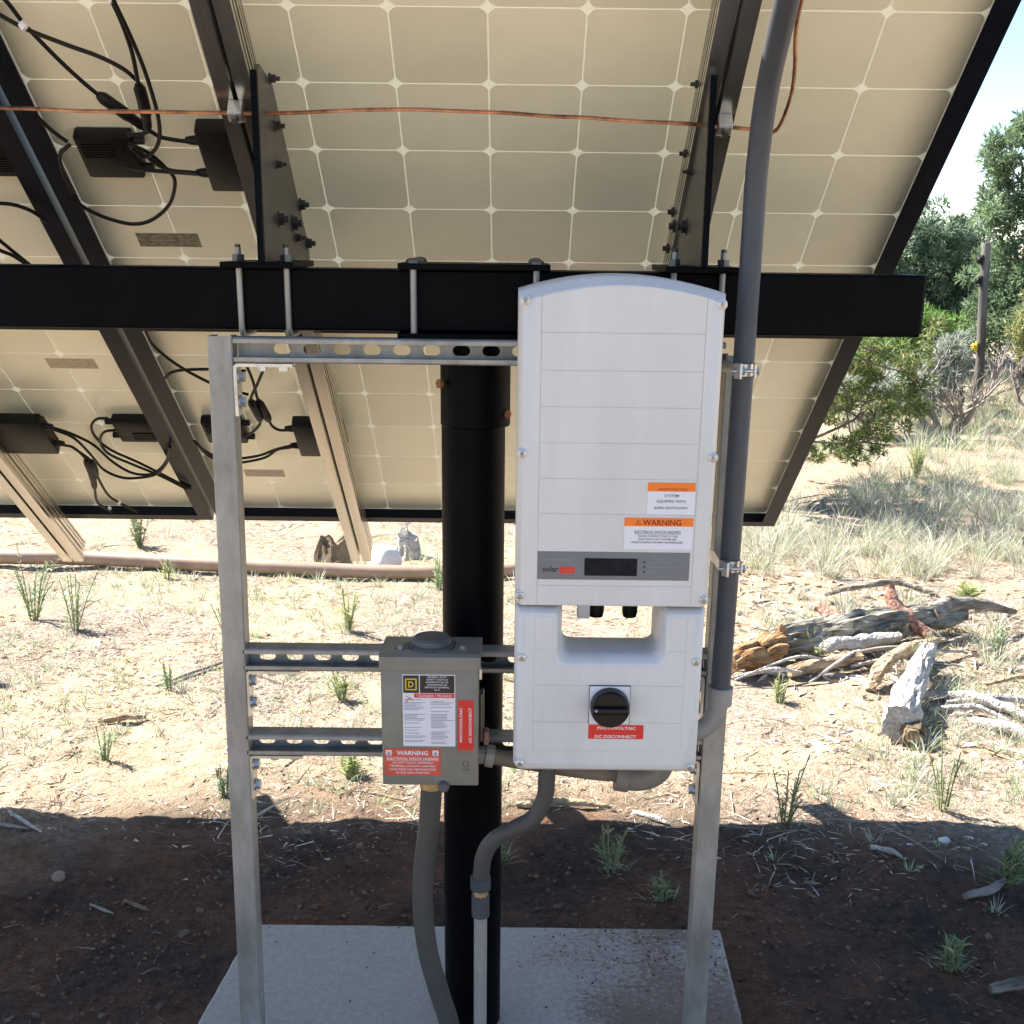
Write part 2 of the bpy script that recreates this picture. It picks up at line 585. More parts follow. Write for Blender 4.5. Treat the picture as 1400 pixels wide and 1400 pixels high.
def text_mb(lines, y, mb=None, vert=False):
    """lines: (string, x_centre or x_left, z_baseline, height, width or None, align, bold); facing -Y at depth y"""
    mb = mb or MB()
    for (st, x, z, hgt, wid, al, bold) in lines:
        cu = bpy.data.curves.new('lettering', 'FONT')
        cu.body = st
        cu.size = 1
        cu.fill_mode = 'FRONT'
        cu.resolution_u = 2
        cu.offset = (.022 if hgt > .0045 else .006) if bold else 0
        ob = bpy.data.objects.new('lettering', cu)
        C.objects.link(ob)
        dg = bpy.context.evaluated_depsgraph_get()
        me = bpy.data.meshes.new_from_object(ob.evaluated_get(dg))
        vs_ = np.array([v.co[:] for v in me.vertices])
        fs_ = [tuple(p.vertices) for p in me.polygons]
        bpy.data.objects.remove(ob)
        bpy.data.curves.remove(cu)
        bpy.data.meshes.remove(me)
        if len(vs_) == 0:
            continue
        x0, x1 = vs_[:, 0].min(), vs_[:, 0].max()
        sy = hgt / .69
        sx = wid / (x1 - x0) if wid else sy
        px = (vs_[:, 0] - x0) * sx
        py = vs_[:, 1] * sy
        w = (x1 - x0) * sx
        px = px - (w / 2 if al == 'c' else 0)
        if vert:   # reads upward
            mb.add([(x - b, y, z + a) for a, b in zip(px, py)], fs_)
        else:
            mb.add([(x + a, y, z + b) for a, b in zip(px, py)], fs_)
    return mb

def sheet(x0, x1, z0, z1, y, th=.0006):
    return MB().box(x0, x1, y, y + th, z0, z1)

# ------------------------------------------------------------------ ground and slab
PAD = [(-.695, 1.62), (.478, 1.62), (.503, 2.569), (-.609, 2.571)]
def gz(x, y, fine=False):
    d = max(-.70 - x, x - .52, 1.6 - y, y - 2.58, 0)
    k = min(1, d / .35)
    z = -.05 + k * (.022 * noise.noise(Vector((x * 1.1, y * 1.1, 3))) + .02 * noise.noise(Vector((x * 3.1, y * 3.1, 8))) + .012 * noise.noise(Vector((x * 8, y * 8, 1))))
    if fine and y < 4.2 and abs(x) < 2.6 and k > 0:
        z += k * (.007 * noise.noise(Vector((x * 19, y * 19, 6))) + .006 * abs(noise.noise(Vector((x * 34, y * 34, 2)))) + .004 * noise.noise(Vector((x * 60, y * 60, 4))))
    z += k * .05 * math.exp(-((y - 3.05 - .1 * math.sin(x * 2)) / .3) ** 2) * (.55 + .6 * noise.noise(Vector((x * 1.9, 4.2, 0))))
    far = max(0, math.hypot(x, y) - 9)
    z += min(.9, far * .012) * (.6 + .8 * noise.noise(Vector((x * .12, y * .12, 5))))
    return z
def graded(lo, hi, step, outer):
    a = list(np.arange(lo, hi + 1e-6, step))
    s, lowside, hiside = step, [], []
    p, q = lo, hi
    while p > -outer or q < outer:
        s *= 1.1
        p -= s
        q += s
        if p > -outer: lowside.append(p)
        if q < outer: hiside.append(q)
    return [-outer] + lowside[::-1] + a + hiside + [outer]
xs = graded(-2.2, 2.2, .015, 600)
ys = graded(2.1, 3.7, .0125, 600)
g = MB()
nx = len(xs)
g.v = [(x, y, gz(x, y, True)) for y in ys for x in xs]
g.f = [(j * nx + i, j * nx + i + 1, (j + 1) * nx + i + 1, (j + 1) * nx + i) for j in range(len(ys) - 1) for i in range(nx - 1)]
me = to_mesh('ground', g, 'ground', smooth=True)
go = bpy.data.objects.new('ground', me)
C.objects.link(go)
props(go, 'dry sandy ground with red dug soil under the array', kind='structure')

def slab():
    mb = MB()
    pts = []
    random.seed(3)
    for i in range(4):
        a, b = Vector(PAD[i]), Vector(PAD[(i + 1) % 4])
        n = 24
        nrm = Vector(((b - a).y, -(b - a).x)).normalized()
        for k in range(n):
            p = a.lerp(b, k / n) + nrm * (random.uniform(-.0014, .0006))
            pts.append(p)
    rings = [[(p.x, p.y, -.14) for p in pts], [(p.x, p.y, -.008) for p in pts]]
    c = Vector((-.08, 2.1))
    rings.append([(p.x + (c.x - p.x) * .012, p.y + (c.y - p.y) * .012, .0) for p in pts])
    return mb.loft(rings)
so = solo('concrete_pad', slab(), 'concrete', 'grey concrete slab stained with red dirt under the rack', None, kind='structure', smooth=True)

# ------------------------------------------------------------------ solar array (tilted frame: local x across, y down-slope, z out of the sunny side)
TILT = R(38.3)
Y0, Z0 = 2.144, CAM_H + .352
ROT = (-TILT, 0, 0)
def W(x, s, n=0):
    return Vector((x, Y0 + s * math.cos(TILT) + n * math.sin(TILT), Z0 - s * math.sin(TILT) + n * math.cos(TILT)))
CELL = .158
PW, PH = 10 * CELL + .050, 6 * CELL + .033         # panel outer size
def cell_mesh():
    a, c = CELL / 2 - .0013, .0118
    pts = [(-a + c, -a), (a - c, -a), (a - c * .42, -a + c * .42), (a, -a + c), (a, a - c), (a - c * .42, a - c * .42), (a - c, a), (-a + c, a), (-a + c * .42, a - c * .42), (-a, a - c), (-a, -a + c), (-a + c * .42, -a + c * .42)]
    return to_mesh('cell', MB().prism(pts, 'z', -.0007, -.0002), 'cell')
CELL_ME = cell_mesh()
def frame_mb(w, hh):
    mb = MB()
    a, b = w / 2, hh / 2
    prof = [(0, .006), (0, -.036), (.028, -.036), (.028, -.0335), (.0135, -.0335), (.0135, -.0012), (.0135, .006)]   # inward offset, n
    rings = []
    for sx, sy in ((-1, -1), (1, -1), (1, 1), (-1, 1)):
        rings.append([(sx * (a - o * 1.42), sy * (b - o), n) for o, n in prof])
    n = len(prof)
    vs_ = [v for r_ in rings for v in r_]
    fs = []
    for k in range(4):
        for i in range(n):
            fs.append((k * n + i, k * n + (i + 1) % n, ((k + 1) % 4) * n + (i + 1) % n, ((k + 1) % 4) * n + i))
    return mb.add(vs_, fs)
FRAME_ME = to_mesh('frame', frame_mb(PW, PH), 'black_frame')
SHEET_ME = to_mesh('backsheet', MB().add([(-PW / 2 + .003, -PH / 2 + .003, 0), (PW / 2 - .003, -PH / 2 + .003, 0), (PW / 2 - .003, PH / 2 - .003, 0), (-PW / 2 + .003, PH / 2 - .003, 0)], [(0, 1, 2, 3)]), 'backsheet')
GLASS_ME = to_mesh('glass', MB().add([(-PW / 2 + .003, -PH / 2 + .003, .004), (PW / 2 - .003, -PH / 2 + .003, .004), (PW / 2 - .003, PH / 2 - .003, .004), (-PW / 2 + .003, PH / 2 - .003, .004)], [(0, 1, 2, 3)]), 'glass')
def jbox_mb():
    mb = MB()
    mb.box(-.052, .052, -.052, .052, -.028, -.0008, .006)
    for k in range(6):
        mb.box(-.042, .012, -.036 + k * .006, -.033 + k * .006, -.0305, -.0278)
    mb.cyl((.05, .034, -.015), (1, 0, 0), .008, .02, 12)
    mb.cyl((.05, -.034, -.015), (1, 0, 0), .008, .02, 12)
    return mb
JB_ME = to_mesh('junction_box', jbox_mb(), 'rubber', smooth=True)

def panel(label, cx, cs, jx, jflip, sticker):
    t = thing('solar_panel', label, 'solar panel', W(cx, cs), ROT, 'solar panels of the array')
    shared('frame', FRAME_ME, t, (0, 0, 0))
    shared('backsheet', SHEET_ME, t, (0, 0, 0))
    shared('glass', GLASS_ME, t, (0, 0, 0))
    for r_ in range(6):
        for c in range(10):
            shared('cell', CELL_ME, t, ((c - 4.5) * CELL, (r_ - 2.5) * CELL, 0))
    j = shared('junction_box', JB_ME, t, (jx, 0 if not jflip else .0, 0))
    if jflip:
        j.rotation_euler = (0, 0, math.pi)
    if sticker:
        x, s, w, hh, m = sticker
        part('rating_label', MB().box(x - w / 2, x + w / 2, s - hh / 2, s + hh / 2, -.0008, -.0003), m, t)
    return t
CXR, CXL = -.05, -.05 - PW - .014
CSU, CSL = .316, 1.303
panel('upper solar panel over the white inverter, junction box at its left end', CXR, CSU, -.738 - CXR, False, (-.70 - CXR, .575 - CSU, .125, .042, 'foil'))
panel('lower solar panel behind the black pole and left strut post', CXR, CSL, -.742 - CXR, False, (-.69 - CXR, 1.565 - CSL, .11, .04, 'foil_pale'))
panel('upper solar panel cut by the left edge, beyond the dark frame gap', CXL, CSU, -.965 - CXL, True, None)
panel('lower left solar panel with looping cables and faded rating label', CXL, CSL, -.968 - CXL, True, (-1.045 - CXL, 1.028 - CSL, .115, .042, 'foil_pale'))

# mounting rails: extruded aluminium profile with grooves
def rail_profile(w, n0, n1):
    hw = w / 2
    p = [(-hw, n0), (-.004, n0), (-.004, n0 + .012), (-.011, n0 + .012), (-.011, n0 + .02), (.011, n0 + .02), (.011, n0 + .012), (.004, n0 + .012), (.004, n0), (hw, n0)]
    d = (n1 - n0)
    for f0, f1, dep in ((.16, .26, .004), (.40, .52, .009), (.66, .72, .003), (.84, .9, .005)):
        p += [(hw, n0 + d * f0), (hw - dep, n0 + d * f0), (hw - dep, n0 + d * f1), (hw, n0 + d * f1)]
    p += [(hw, n1), (-hw, n1)]
    for f0, f1, dep in ((.84, .9, .005), (.66, .72, .003), (.40, .52, .009), (.16, .26, .004)):
        p += [(-hw, n0 + d * f1), (-hw + dep, n0 + d * f1), (-hw + dep, n0 + d * f0), (-hw, n0 + d * f0)]
    return p
def rail(label, x, s0, s1):
    t = thing('mounting_rail', label, 'rail', W(x, s1, -.068), ROT, 'aluminium rails under the array')
    prof = rail_profile(.061, -.034, .0312)
    part('extrusion', MB().prism(prof, 'y', s0 - s1, 0), 'alu', t)
    return t
rail('grooved aluminium rail running from upper left down to the stump beyond', -.4565, -.24, 1.932)
rail('grooved aluminium rail behind the grey conduit and white inverter', .325, -.24, 1.932)
rail('tan grooved aluminium rail crossing the left edge down to the ground pipe', -1.335, -.24, 1.957)

# rail brackets on the beam with u-bolts
def hook_bolt(parent, x, yf=2.153, yb=2.269, top=1.536, bot=1.393):
    r_ = .0052
    pts = [(x, yf, top)]
    pts += [(x, yf, bot + .012)]
    for k in range(1, 6):
        a = math.pi / 2 * k / 5
        pts.append((x, yf + .012 * (1 - math.cos(a)), bot + .012 * (1 - math.sin(a))))
    pts.append((x, yb - .02, bot))
    u = part('hook_bolt', MB().tube(pts, r_, 10), 'galv', parent, True)
    for y in (yf,):
        part('nut', MB().cyl((x, y, 1.5135), (0, 0, 1), .0105, .011, 6), 'galv_dark', u)
        part('threaded_end', MB().cyl((x, y, top - .001), (0, 0, 1), .0046, .006, 10), 'dark_bolt', u)
def bracket(label, xp, side, xa, xb, bolts):
    t = thing('rail_bracket', label, 'bracket', ((xa + xb) / 2, 2.21, 1.503), group='brackets joining rails to the beam')
    # base plate on the beam
    part('base_plate', MB().box(xa, xb, 2.10, 2.32, 1.5032, 1.5134, .0015), 'black_paint', t)
    # upright web plate lying along the rail's inner side
    yz = [(2.084, 1.5136), (2.42, 1.5136), (2.535, 1.505), (2.535, 1.53), (2.215, 1.795), (2.115, 1.812), (2.094, 1.80)]
    part('web_plate', MB().prism(yz, 'x', xp - .004, xp + .004), 'galv_dark', t)
    # black flange on the near edge
    fl = [(2.072, 1.5136), (2.0835, 1.5136), (2.0935, 1.80), (2.082, 1.80)]
    part('edge_flange', MB().prism(fl, 'x', xp - .0055, xp + .0045), 'black_paint', t)
    for (y, z, r_) in bolts:
        part('bolt', MB().bolt((xp + side * .004, y, z), (side, 0, 0), r_, .008, True, .008), 'dark_bolt', t)
    for x in (xa + .02, xb - .02):
        hook_bolt(t, x)
    return t
bracket('rail bracket bolted over the beam above the left strut post', -.412, 1, -.4865, -.366,
        [(2.193, 1.80, .007), (2.219, 1.73, .008), (2.223, 1.67, .006), (2.221, 1.582, .011), (2.356, 1.577, .013), (2.443, 1.611, .01), (2.505, 1.542, .01), (2.388, 1.552, .007)])
bracket('rail bracket bolted over the beam beside the tall grey conduit', .305, -1, .2455, .3675,
        [(2.204, 1.80, .007), (2.31, 1.70, .008), (2.252, 1.667, .006), (2.414, 1.58, .013), (2.291, 1.578, .012), (2.5, 1.54, .01), (2.446, 1.606, .01)])

# beam
bt = thing('support_beam', 'long black square steel beam carrying the array', 'beam', (-1.0, 2.211, 1.4))
part('square_tube', MB().box(-2.75, .6925, 2.16, 2.262, 1.4005, 1.503, .004), 'black_paint', bt)
part('end_cap', MB().box(.6928, .6945, 2.166, 2.256, 1.406, 1.497, .003), 'rubber', bt)

# pole with cap
pt_ = thing('support_pole', 'thick round black steel pole holding up the beam', 'pole', (-.0735, 2.212, -.01))
part('pipe', MB().cyl((-.0735, 2.212, -.01), (0, 0, 1), .0572, 1.36, 48), 'black_paint', pt_, True)
slv = part('sleeve', MB().tube([(-.07, 2.212, 1.236), (-.07, 2.212, 1.238), (-.07, 2.212, 1.384)], [.0605, .0622, .0622], 48), 'black_paint', pt_, True)
part('bolt', MB().bolt((-.129, 2.175, 1.312), (-.75, -.6, 0), .0085, .006, False), 'rust_bolt', slv)
part('bolt', MB().bolt((-.0155, 2.186, 1.259), (.7, -.65, 0), .0085, .006, False), 'rust_bolt', slv)
capt = thing('pole_cap', 'black clamp with two plates and rods fixing beam to pole', 'clamp', (-.07, 2.212, 1.385))
part('top_plate', MB().box(-.197, .057, 2.125, 2.30, 1.5035, 1.5138, .001), 'black_paint', capt)
part('bottom_plate', MB().box(-.199, .059, 2.125, 2.30, 1.3845, 1.3998, .001), 'black_paint', capt)
for x in (-.172, .034):
    for y in (2.14, 2.286):
        rd = part('rod', MB().cyl((x, y, 1.39), (0, 0, 1), .0055, .125, 12), 'galv', capt, True)
        part('bolt_head', MB().tube([(x, y, 1.5135), (x, y, 1.518), (x, y, 1.521), (x, y, 1.5225)], [.013, .0125, .009, .003], 20), 'galv_dark', rd, True)

# ------------------------------------------------------------------ strut rack
def strut_post(label, x0t, x0b, top):
    w, d, th = .0413, .0413, .0028
    t = thing('strut_post', label, 'post', (x0b + w / 2, 2.12, 0), group='upright strut posts of the equipment rack')
    yf, yb = 2.1, 2.1 + d
    # channel with its closed back to the viewer
    prof = [(0, yb), (0, yf + .002), (.002, yf), (w - .002, yf), (w, yf + .002), (w, yb), (w - .009, yb), (w - .009, yb - .008), (w - .009 + th * .6, yb - .008), (w - .009 + th * .6, yb - th), (w - th, yb - th), (w - th, yf + th), (th, yf + th), (th, yb - th), (.009 - th * .6, yb - th), (.009 - th * .6, yb - .008), (.009, yb - .008), (.009, yb)]
    rings = []
    for z, xo in ((.003, x0b), (top, x0t)):
        rings.append([(xo + a, b, z) for a, b in prof])
    part('channel', MB().loft(rings), 'galv', t)
    part('base_foot', MB().box(x0b - .02, x0b + w + .02, 2.085, 2.165, .0005, .0065, .001), 'galv', t)
    return t
strut_post('left galvanised strut post standing on the slab', -.5145, -.534, 1.394)
strut_post('right galvanised strut post beside the inverter, below the conduit elbow', .353, .3545, 1.372)

def strut_rail(label, x0, x1, zc, slot_x):
    w, d, th, P = .0413, .0413, .0026, .0508
    t = thing('strut_rail', label, 'rail', ((x0 + x1) / 2, 2.12, zc - w / 2), group='slotted cross rails of the equipment rack')
    yb, yf = 2.1413, 2.1
    mb = MB()
    # flanges with rolled lips
    for s in (-1, 1):
        z = zc + s * w / 2
        pr = [(yb, z), (yf + .0025, z), (yf, z - s * .0025), (yf, z - s * .009), (yf + .007, z - s * .009), (yf + .007, z - s * .0065), (yf + th, z - s * .0065), (yf + th, z - s * th), (yb - .0012, z - s * th), (yb - .0012, z)]
        pr = pr[:-1]
        mb.prism(pr, 'x', x0, x1)
    part('channel', mb, 'galv', t)
    # web with long slots
    wb = MB()
    k0 = math.floor((x0 - slot_x) / P)
    xc = slot_x + k0 * P
    zz = w / 2 - th
    while xc - P / 2 < x1:
        a, b = xc - P / 2, xc + P / 2
        if a < x0 or b > x1:
            a, b = max(a, x0), min(b, x1)
            if b - a > .001:
                wb.box(a, b, yb - th, yb, zc - zz, zc + zz)
        else:
            n = 6
            inner = []
            L_, r_ = .0066, .0086
            dz = 0 if zc > 1 else -.004
            for q in range(n + 1):
                th_ = -math.pi / 2 + math.pi * q / n
                inner.append((xc + L_ + r_ * math.cos(th_), zc + dz + r_ * math.sin(th_)))
            for q in range(n + 1):
                th_ = math.pi / 2 + math.pi * q / n
                inner.append((xc - L_ + r_ * math.cos(th_), zc + dz + r_ * math.sin(th_)))
            outer = []
            m_ = n + 1
            for q in range(m_):
                outer.append((b, zc - zz + 2 * zz * q / (m_ - 1)))
            for q in range(m_):
                outer.append((a, zc + zz - 2 * zz * q / (m_ - 1)))
            N_ = len(inner)
            vs_, fs = [], []
            for y in (yb - th, yb):
                vs_ += [(p[0], y, p[1]) for p in inner] + [(p[0], y, p[1]) for p in outer]
            for i in range(N_):
                j = (i + 1) % N_
                fs.append((i, j, N_ + j, N_ + i))
                fs.append((2 * N_ + i, 3 * N_ + i, 3 * N_ + j, 2 * N_ + j))
                fs.append((i, 2 * N_ + i, 2 * N_ + j, j))
            wb.add(vs_, fs)
        xc += P
    part('slotted_web', wb, 'galv', t)
    return t
strut_rail('top slotted strut rail running in front of the pole below the beam', -.472, .352, 1.3715, -.2440)
strut_rail('slotted strut rail behind the top of the grey disconnect box', -.485, .353, .8235, -.3982)
strut_rail('lowest slotted strut rail, behind the lower half of the disconnect box', -.488, .353, .6570, -.4069)

def angle_bracket(label, x, z, side, arm=.1):
    # corner under a cross rail: one leg down the post, one along the rail
    t = thing('angle_bracket', label, 'bracket', (x, 2.12, z - .09), group='zinc corner brackets of the rack')
    th = .0055
    y0, y1 = 2.102, 2.139
    n = 5
    pts = [(x, z - .088)]
    ro = .008
    for k in range(n + 1):
        a = math.pi - math.pi / 2 * k / n
        pts.append((x + side * (ro + ro * math.cos(a)), z - ro + ro * math.sin(a)))
    pts += [(x + side * arm, z), (x + side * arm, z - th)]
    for k in range(n + 1):
        a = math.pi / 2 + math.pi / 2 * k / n
        pts.append((x + side * (th + (ro - th) * (1 + math.cos(a))), z - th - (ro - th) * (1 - math.sin(a))))
    pts += [(x + side * th, z - .088)]
    part('angle_plate', MB().prism(pts, 'y', y0, y1), 'zinc', t)
    for dz in (.024, .066):
        part('bolt', MB().bolt((x + side * th, 2.1205, z - dz), (side, 0, 0), .0095, .008), 'zinc', t)
    for dx in (.045, .082):
        part('bolt', MB().bolt((x + side * dx, 2.1205, z - th), (0, 0, -1), .0085, .006), 'zinc', t)
    return t
angle_bracket('zinc corner bracket under the top strut rail', -.4745, 1.3495, 1)
angle_bracket('zinc corner bracket on left post above the lowest rail', -.4835, .8015, 1)
angle_bracket('zinc corner bracket on left post under the lowest rail', -.4858, .6350, 1)
angle_bracket('zinc corner bracket on right post behind the conduit elbow', .3515, .8015, -1)
angle_bracket('zinc corner bracket on right post under the inverter corner', .3518, .6350, -1)

# ------------------------------------------------------------------ inverter
IX0, IX1 = .0038, .3172
inv = thing('inverter', 'white wall-mounted solar inverter with display and rotary switch', 'inverter', (.16, 1.98, .69))
def arch(dx, dtop, dbot, zb=.9895, n=24, rb=.004):
    x0, x1 = IX0 + dx, IX1 - dx
    zc, rise = 1.4785 - dtop, .0245
    pts = [(x0 + rb, zb + dbot), (x1 - rb, zb + dbot), (x1, zb + dbot + rb)]
    for k in range(n + 1):
        u = 1 - 2 * k / n
        pts.append(((x0 + x1) / 2 + u * (x1 - x0) / 2, zc + rise * (1 - u * u)))
    pts.append((x0, zb + dbot + rb))
    return pts
def ringy(pts, y): return [(a, y, b) for a, b in pts]
part('upper_housing', MB().loft([ringy(arch(.004, .004, .002), 2.085), ringy(arch(0, 0, 0), 2.07), ringy(arch(0, 0, 0), 1.925), ringy(arch(.0012, .003, .0006), 1.918), ringy(arch(.004, .0105, .0012), 1.9085), ringy(arch(.009, .0125, .002), 1.9020), ringy(arch(.014, .0135, .003), 1.9009)]), 'white', inv, True)
# lower housing with the hand gap
LX0, LX1, LZ0, LZ1 = .0042, .3145, .6968, .9862
def lower(d, y, nx0, nx1, nz, r_=.018, rc=.014):
    def arc(cx, cz, r, a0, a1, n=5):
        return [(cx + r * math.cos(a0 + (a1 - a0) * k / n), cz + r * math.sin(a0 + (a1 - a0) * k / n)) for k in range(n + 1)]
    x0, x1, z0, z1 = LX0 + d, LX1 - d, LZ0 + d, LZ1 - d * .8
    p = arc(x0 + rc, z0 + rc, rc, math.pi, 1.5 * math.pi) + arc(x1 - rc, z0 + rc, rc, 1.5 * math.pi, 2 * math.pi)
    p += [(x1, z1 - .004), (x1 - .004, z1), (nx1 + .006, z1), (nx1, z1 - .006)]
    p += arc(nx1 - r_, nz + r_, r_, 0, -math.pi / 2)
    p += arc(nx0 + r_, nz + r_, r_, -math.pi / 2, -math.pi)
    p += [(nx0, z1 - .006), (nx0 - .006, z1), (x0 + .004, z1), (x0, z1 - .004)]
    return ringy(p, y)
part('lower_housing', MB().loft([lower(.004, 2.085, .076, .2475, .872), lower(0, 2.07, .076, .2475, .872), lower(0, 2.004, .076, .2475, .872), lower(0, 2.0, .083, .2405, .9065), lower(0, 1.925, .0815, .242, .9055), lower(.0012, 1.917, .0798, .2437, .9035), lower(.004, 1.9085, .0765, .247, .899), lower(.009, 1.9020, .0735, .250, .8935), lower(.0105, 1.9009, .0725, .251, .892)]), 'white', inv, True)
# raised cover panels divided by fine grooves
G_ = .0009
def tile(x0, x1, z0, z1, y=1.9, name='cover_panel'):
    return part(name, MB().box(x0 + G_ / 2, x1 - G_ / 2, y, 1.9034, z0 + G_ / 2, z1 - G_ / 2, .0004), 'white', inv)
gxl, gxr = .0393, .2868
zs = [1.4204, 1.3642, 1.3093, 1.2541, 1.1984, 1.1424, 1.0255]
for a, b in zip(zs[:-1], zs[1:]):
    tile(gxl, gxr, b, a)
tile(gxl, gxr, .9935, 1.0255)
# arched top panel
n = 16
pa = [(gxl + G_ / 2, zs[0] + G_ / 2), (gxr - G_ / 2, zs[0] + G_ / 2)]
for k in range(n + 1):
    u = .79 * (1 - 2 * k / n)
    pa.append((.5 * (gxl + gxr) + u / .79 * ((gxr - gxl) / 2 - G_ / 2), 1.4635 + .0245 * (1 - u * u)))
part('cover_panel', MB().prism(pa, 'y', 1.9, 1.9034), 'white', inv)
for x0, x1, xo in ((.0185, gxl, 0), (gxr, .3025, 1)):
    zt0, zt1 = (1.4665, 1.4722) if not xo else (1.4722, 1.4665)
    yA, yB = (1.9018, 1.9) if not xo else (1.9, 1.9018)
    mb = MB().loft([[(x0 + G_ / 2, yA, .9935), (x1 - G_ / 2, yB, .9935), (x1 - G_ / 2, yB, zt1), (x0 + G_ / 2, yA, zt0)], [(x0 + G_ / 2, 1.9034, .9935), (x1 - G_ / 2, 1.9034, .9935), (x1 - G_ / 2, 1.9034, zt1), (x0 + G_ / 2, 1.9034, zt0)]])
    part('side_strip', mb, 'white', inv)
# lower cover
lz = [.9166, .8555, .7905, .738]
lxl, lxr = .037, .2835
tile(lxl, .066, lz[0], .974)
tile(.2575, lxr, lz[0], .974)
pn = [(lxl + G_, lz[1] + G_), (lxr - G_, lz[1] + G_), (lxr - G_, lz[0] - G_), (.2575, lz[0] - G_), (.2555, .897), (.245, .8885), (.078, .8885), (.068, .897), (.066, lz[0] - G_), (lxl + G_, lz[0] - G_)]
part('cover_panel', MB().prism(pn, 'y', 1.9, 1.9034), 'white', inv)
tile(lxl, lxr, lz[2], lz[1])
tile(lxl, lxr, lz[3], lz[2])
part('side_strip', MB().box(.0215, lxl - G_ / 2, 1.9006, 1.9034, .738, .974, .0004), 'white', inv)
part('side_strip', MB().box(lxr + G_ / 2, .2975, 1.9006, 1.9034, .738, .974, .0004), 'white', inv)
part('bottom_strip', MB().box(.027, .2915, 1.9006, 1.9034, .7135, .738 - G_ / 2, .0004), 'white', inv)
# screws with bosses
for x, z in ((.0145, 1.466), (.3085, 1.4635), (.0125, 1.2368), (.3085, 1.2334), (.0118, 1.008), (.3072, 1.004), (.0165, .9025), (.3012, .8985), (.0155, .7155), (.3015, .7115)):
    b_ = part('screw', MB().tube([(x, 1.909, z), (x, 1.9005, z), (x, 1.8996, z)], [.0086, .0084, .0076], 24), 'white', inv, True)
    part('screw_head', MB().tube([(x, 1.8998, z), (x, 1.8978, z), (x, 1.8970, z)], [.0062, .006, .0046], 20), 'zinc', b_, True)
    part('screw_pin', MB().tube([(x, 1.8971, z), (x, 1.8964, z)], [.0032, .0028], 12), 'galv', b_)
# display strip
fp = part('display_panel', MB().box(.0395, .2815, 1.8992, 1.9005, 1.0355, 1.0815, .0003), 'faceplate', inv)
part('screen', MB().box(.1143, .1982, 1.8984, 1.8991, 1.0425, 1.0712, .0002), 'screen', fp)
part('lettering', text_mb([('solar', .0475, 1.0485, .0088, .0255, 'l', True)], 1.8990), 'ink', fp)
part('lettering', text_mb([('www.solaredge.com', .0480, 1.0672, .0022, .046, 'l', False), ('Power production', .2145, 1.0645, .0022, .036, 'l', False), ('Communication to inverter', .2145, 1.0565, .0022, .05, 'l', False), ('Fault', .2145, 1.0485, .0022, .0105, 'l', False)], 1.8990), 'ink_grey', fp)
part('logo_patch', MB().add([(.0735, 1.8990, 1.0455), (.0975, 1.8990, 1.0455), (.0995, 1.8990, 1.0565), (.0755, 1.8990, 1.0565)], [(0, 1, 2, 3)]), 'red', fp)
part('lettering', text_mb([('edge', .0765, 1.0482, .0078, .0195, 'l', True)], 1.8988), 'red_orange', fp)
for z in (1.0655, 1.0575, 1.0495):
    part('indicator', MB().cyl((.2095, 1.8992, z), (0, -1, 0), .0018, .0006, 12), 'ink', fp)
# stickers
s1 = part('shutdown_label', sheet(.2098, .2842, 1.1432, 1.1938, 1.8992), 'white_print', inv)
part('orange_band', sheet(.2098, .2842, 1.1798, 1.1938, 1.8989, .0002), 'orange', s1)
part('lettering', text_mb([('PHOTOVOLTAIC', .2495, 1.1812, .0042, .045, 'c', True)], 1.8987), 'dark_red', s1)
part('lettering', text_mb([('SYSTEM', .2475, 1.1712, .004, .0225, 'c', True), ('EQUIPPED WITH', .2475, 1.1622, .004, .045, 'c', True), ('RAPID SHUTDOWN', .247, 1.1517, .004, .052, 'c', True)], 1.8989), 'ink', s1)
s2 = part('warning_label', sheet(.1753, .2840, 1.0868, 1.1376, 1.8992), 'white_print', inv)
part('orange_band', sheet(.1753, .2840, 1.1240, 1.1376, 1.8989, .0002), 'orange', s2)
wl = text_mb([('WARNING', .2345, 1.1258, .0088, .0605, 'c', True), ('!', .1968, 1.1262, .0052, None, 'c', True)], 1.8987)
tri = [(.1918, 1.1258), (.2018, 1.1258), (.1968, 1.1343)]
for k in range(3):
    a, b = Vector(tri[k]), Vector(tri[(k + 1) % 3])
    c = Vector((.1968, 1.1287))
    ai, bi = a.lerp(c, .22), b.lerp(c, .22)
    wl.add([(a.x, 1.8987, a.y), (b.x, 1.8987, b.y), (bi.x, 1.8987, bi.y), (ai.x, 1.8987, ai.y)], [(0, 1, 2, 3)])
part('lettering', wl, 'dark_red', s2)
el = text_mb([('ELECTRICAL SHOCK HAZARD', .2285, 1.1128, .0042, .073, 'c', True), ('THE DC CONDUCTORS OF THIS', .2285, 1.1066, .003, .064, 'c', True), ('PHOTOVOLTAIC SYSTEM ARE', .2285, 1.1016, .003, .06, 'c', True), ('UNGROUNDED AND MAY BE ENERGIZED', .2280, 1.0966, .003, .083, 'c', True)], 1.8989)
el.add([(.192, 1.8989, 1.1114), (.265, 1.8989, 1.1114), (.265, 1.8989, 1.1119), (.192, 1.8989, 1.1119)], [(0, 1, 2, 3)])
part('lettering', el, 'ink', s2)
s3 = part('disconnect_label', sheet(.1288, .2205, .7612, .7862, 1.8992), 'red', inv)
part('lettering', text_mb([('PHOTOVOLTAIC', .1755, .7782, .005, .064, 'c', True), ('DC DISCONNECT', .1745, .7632, .005, .069, 'c', True)], 1.8989), 'white_print', s3)
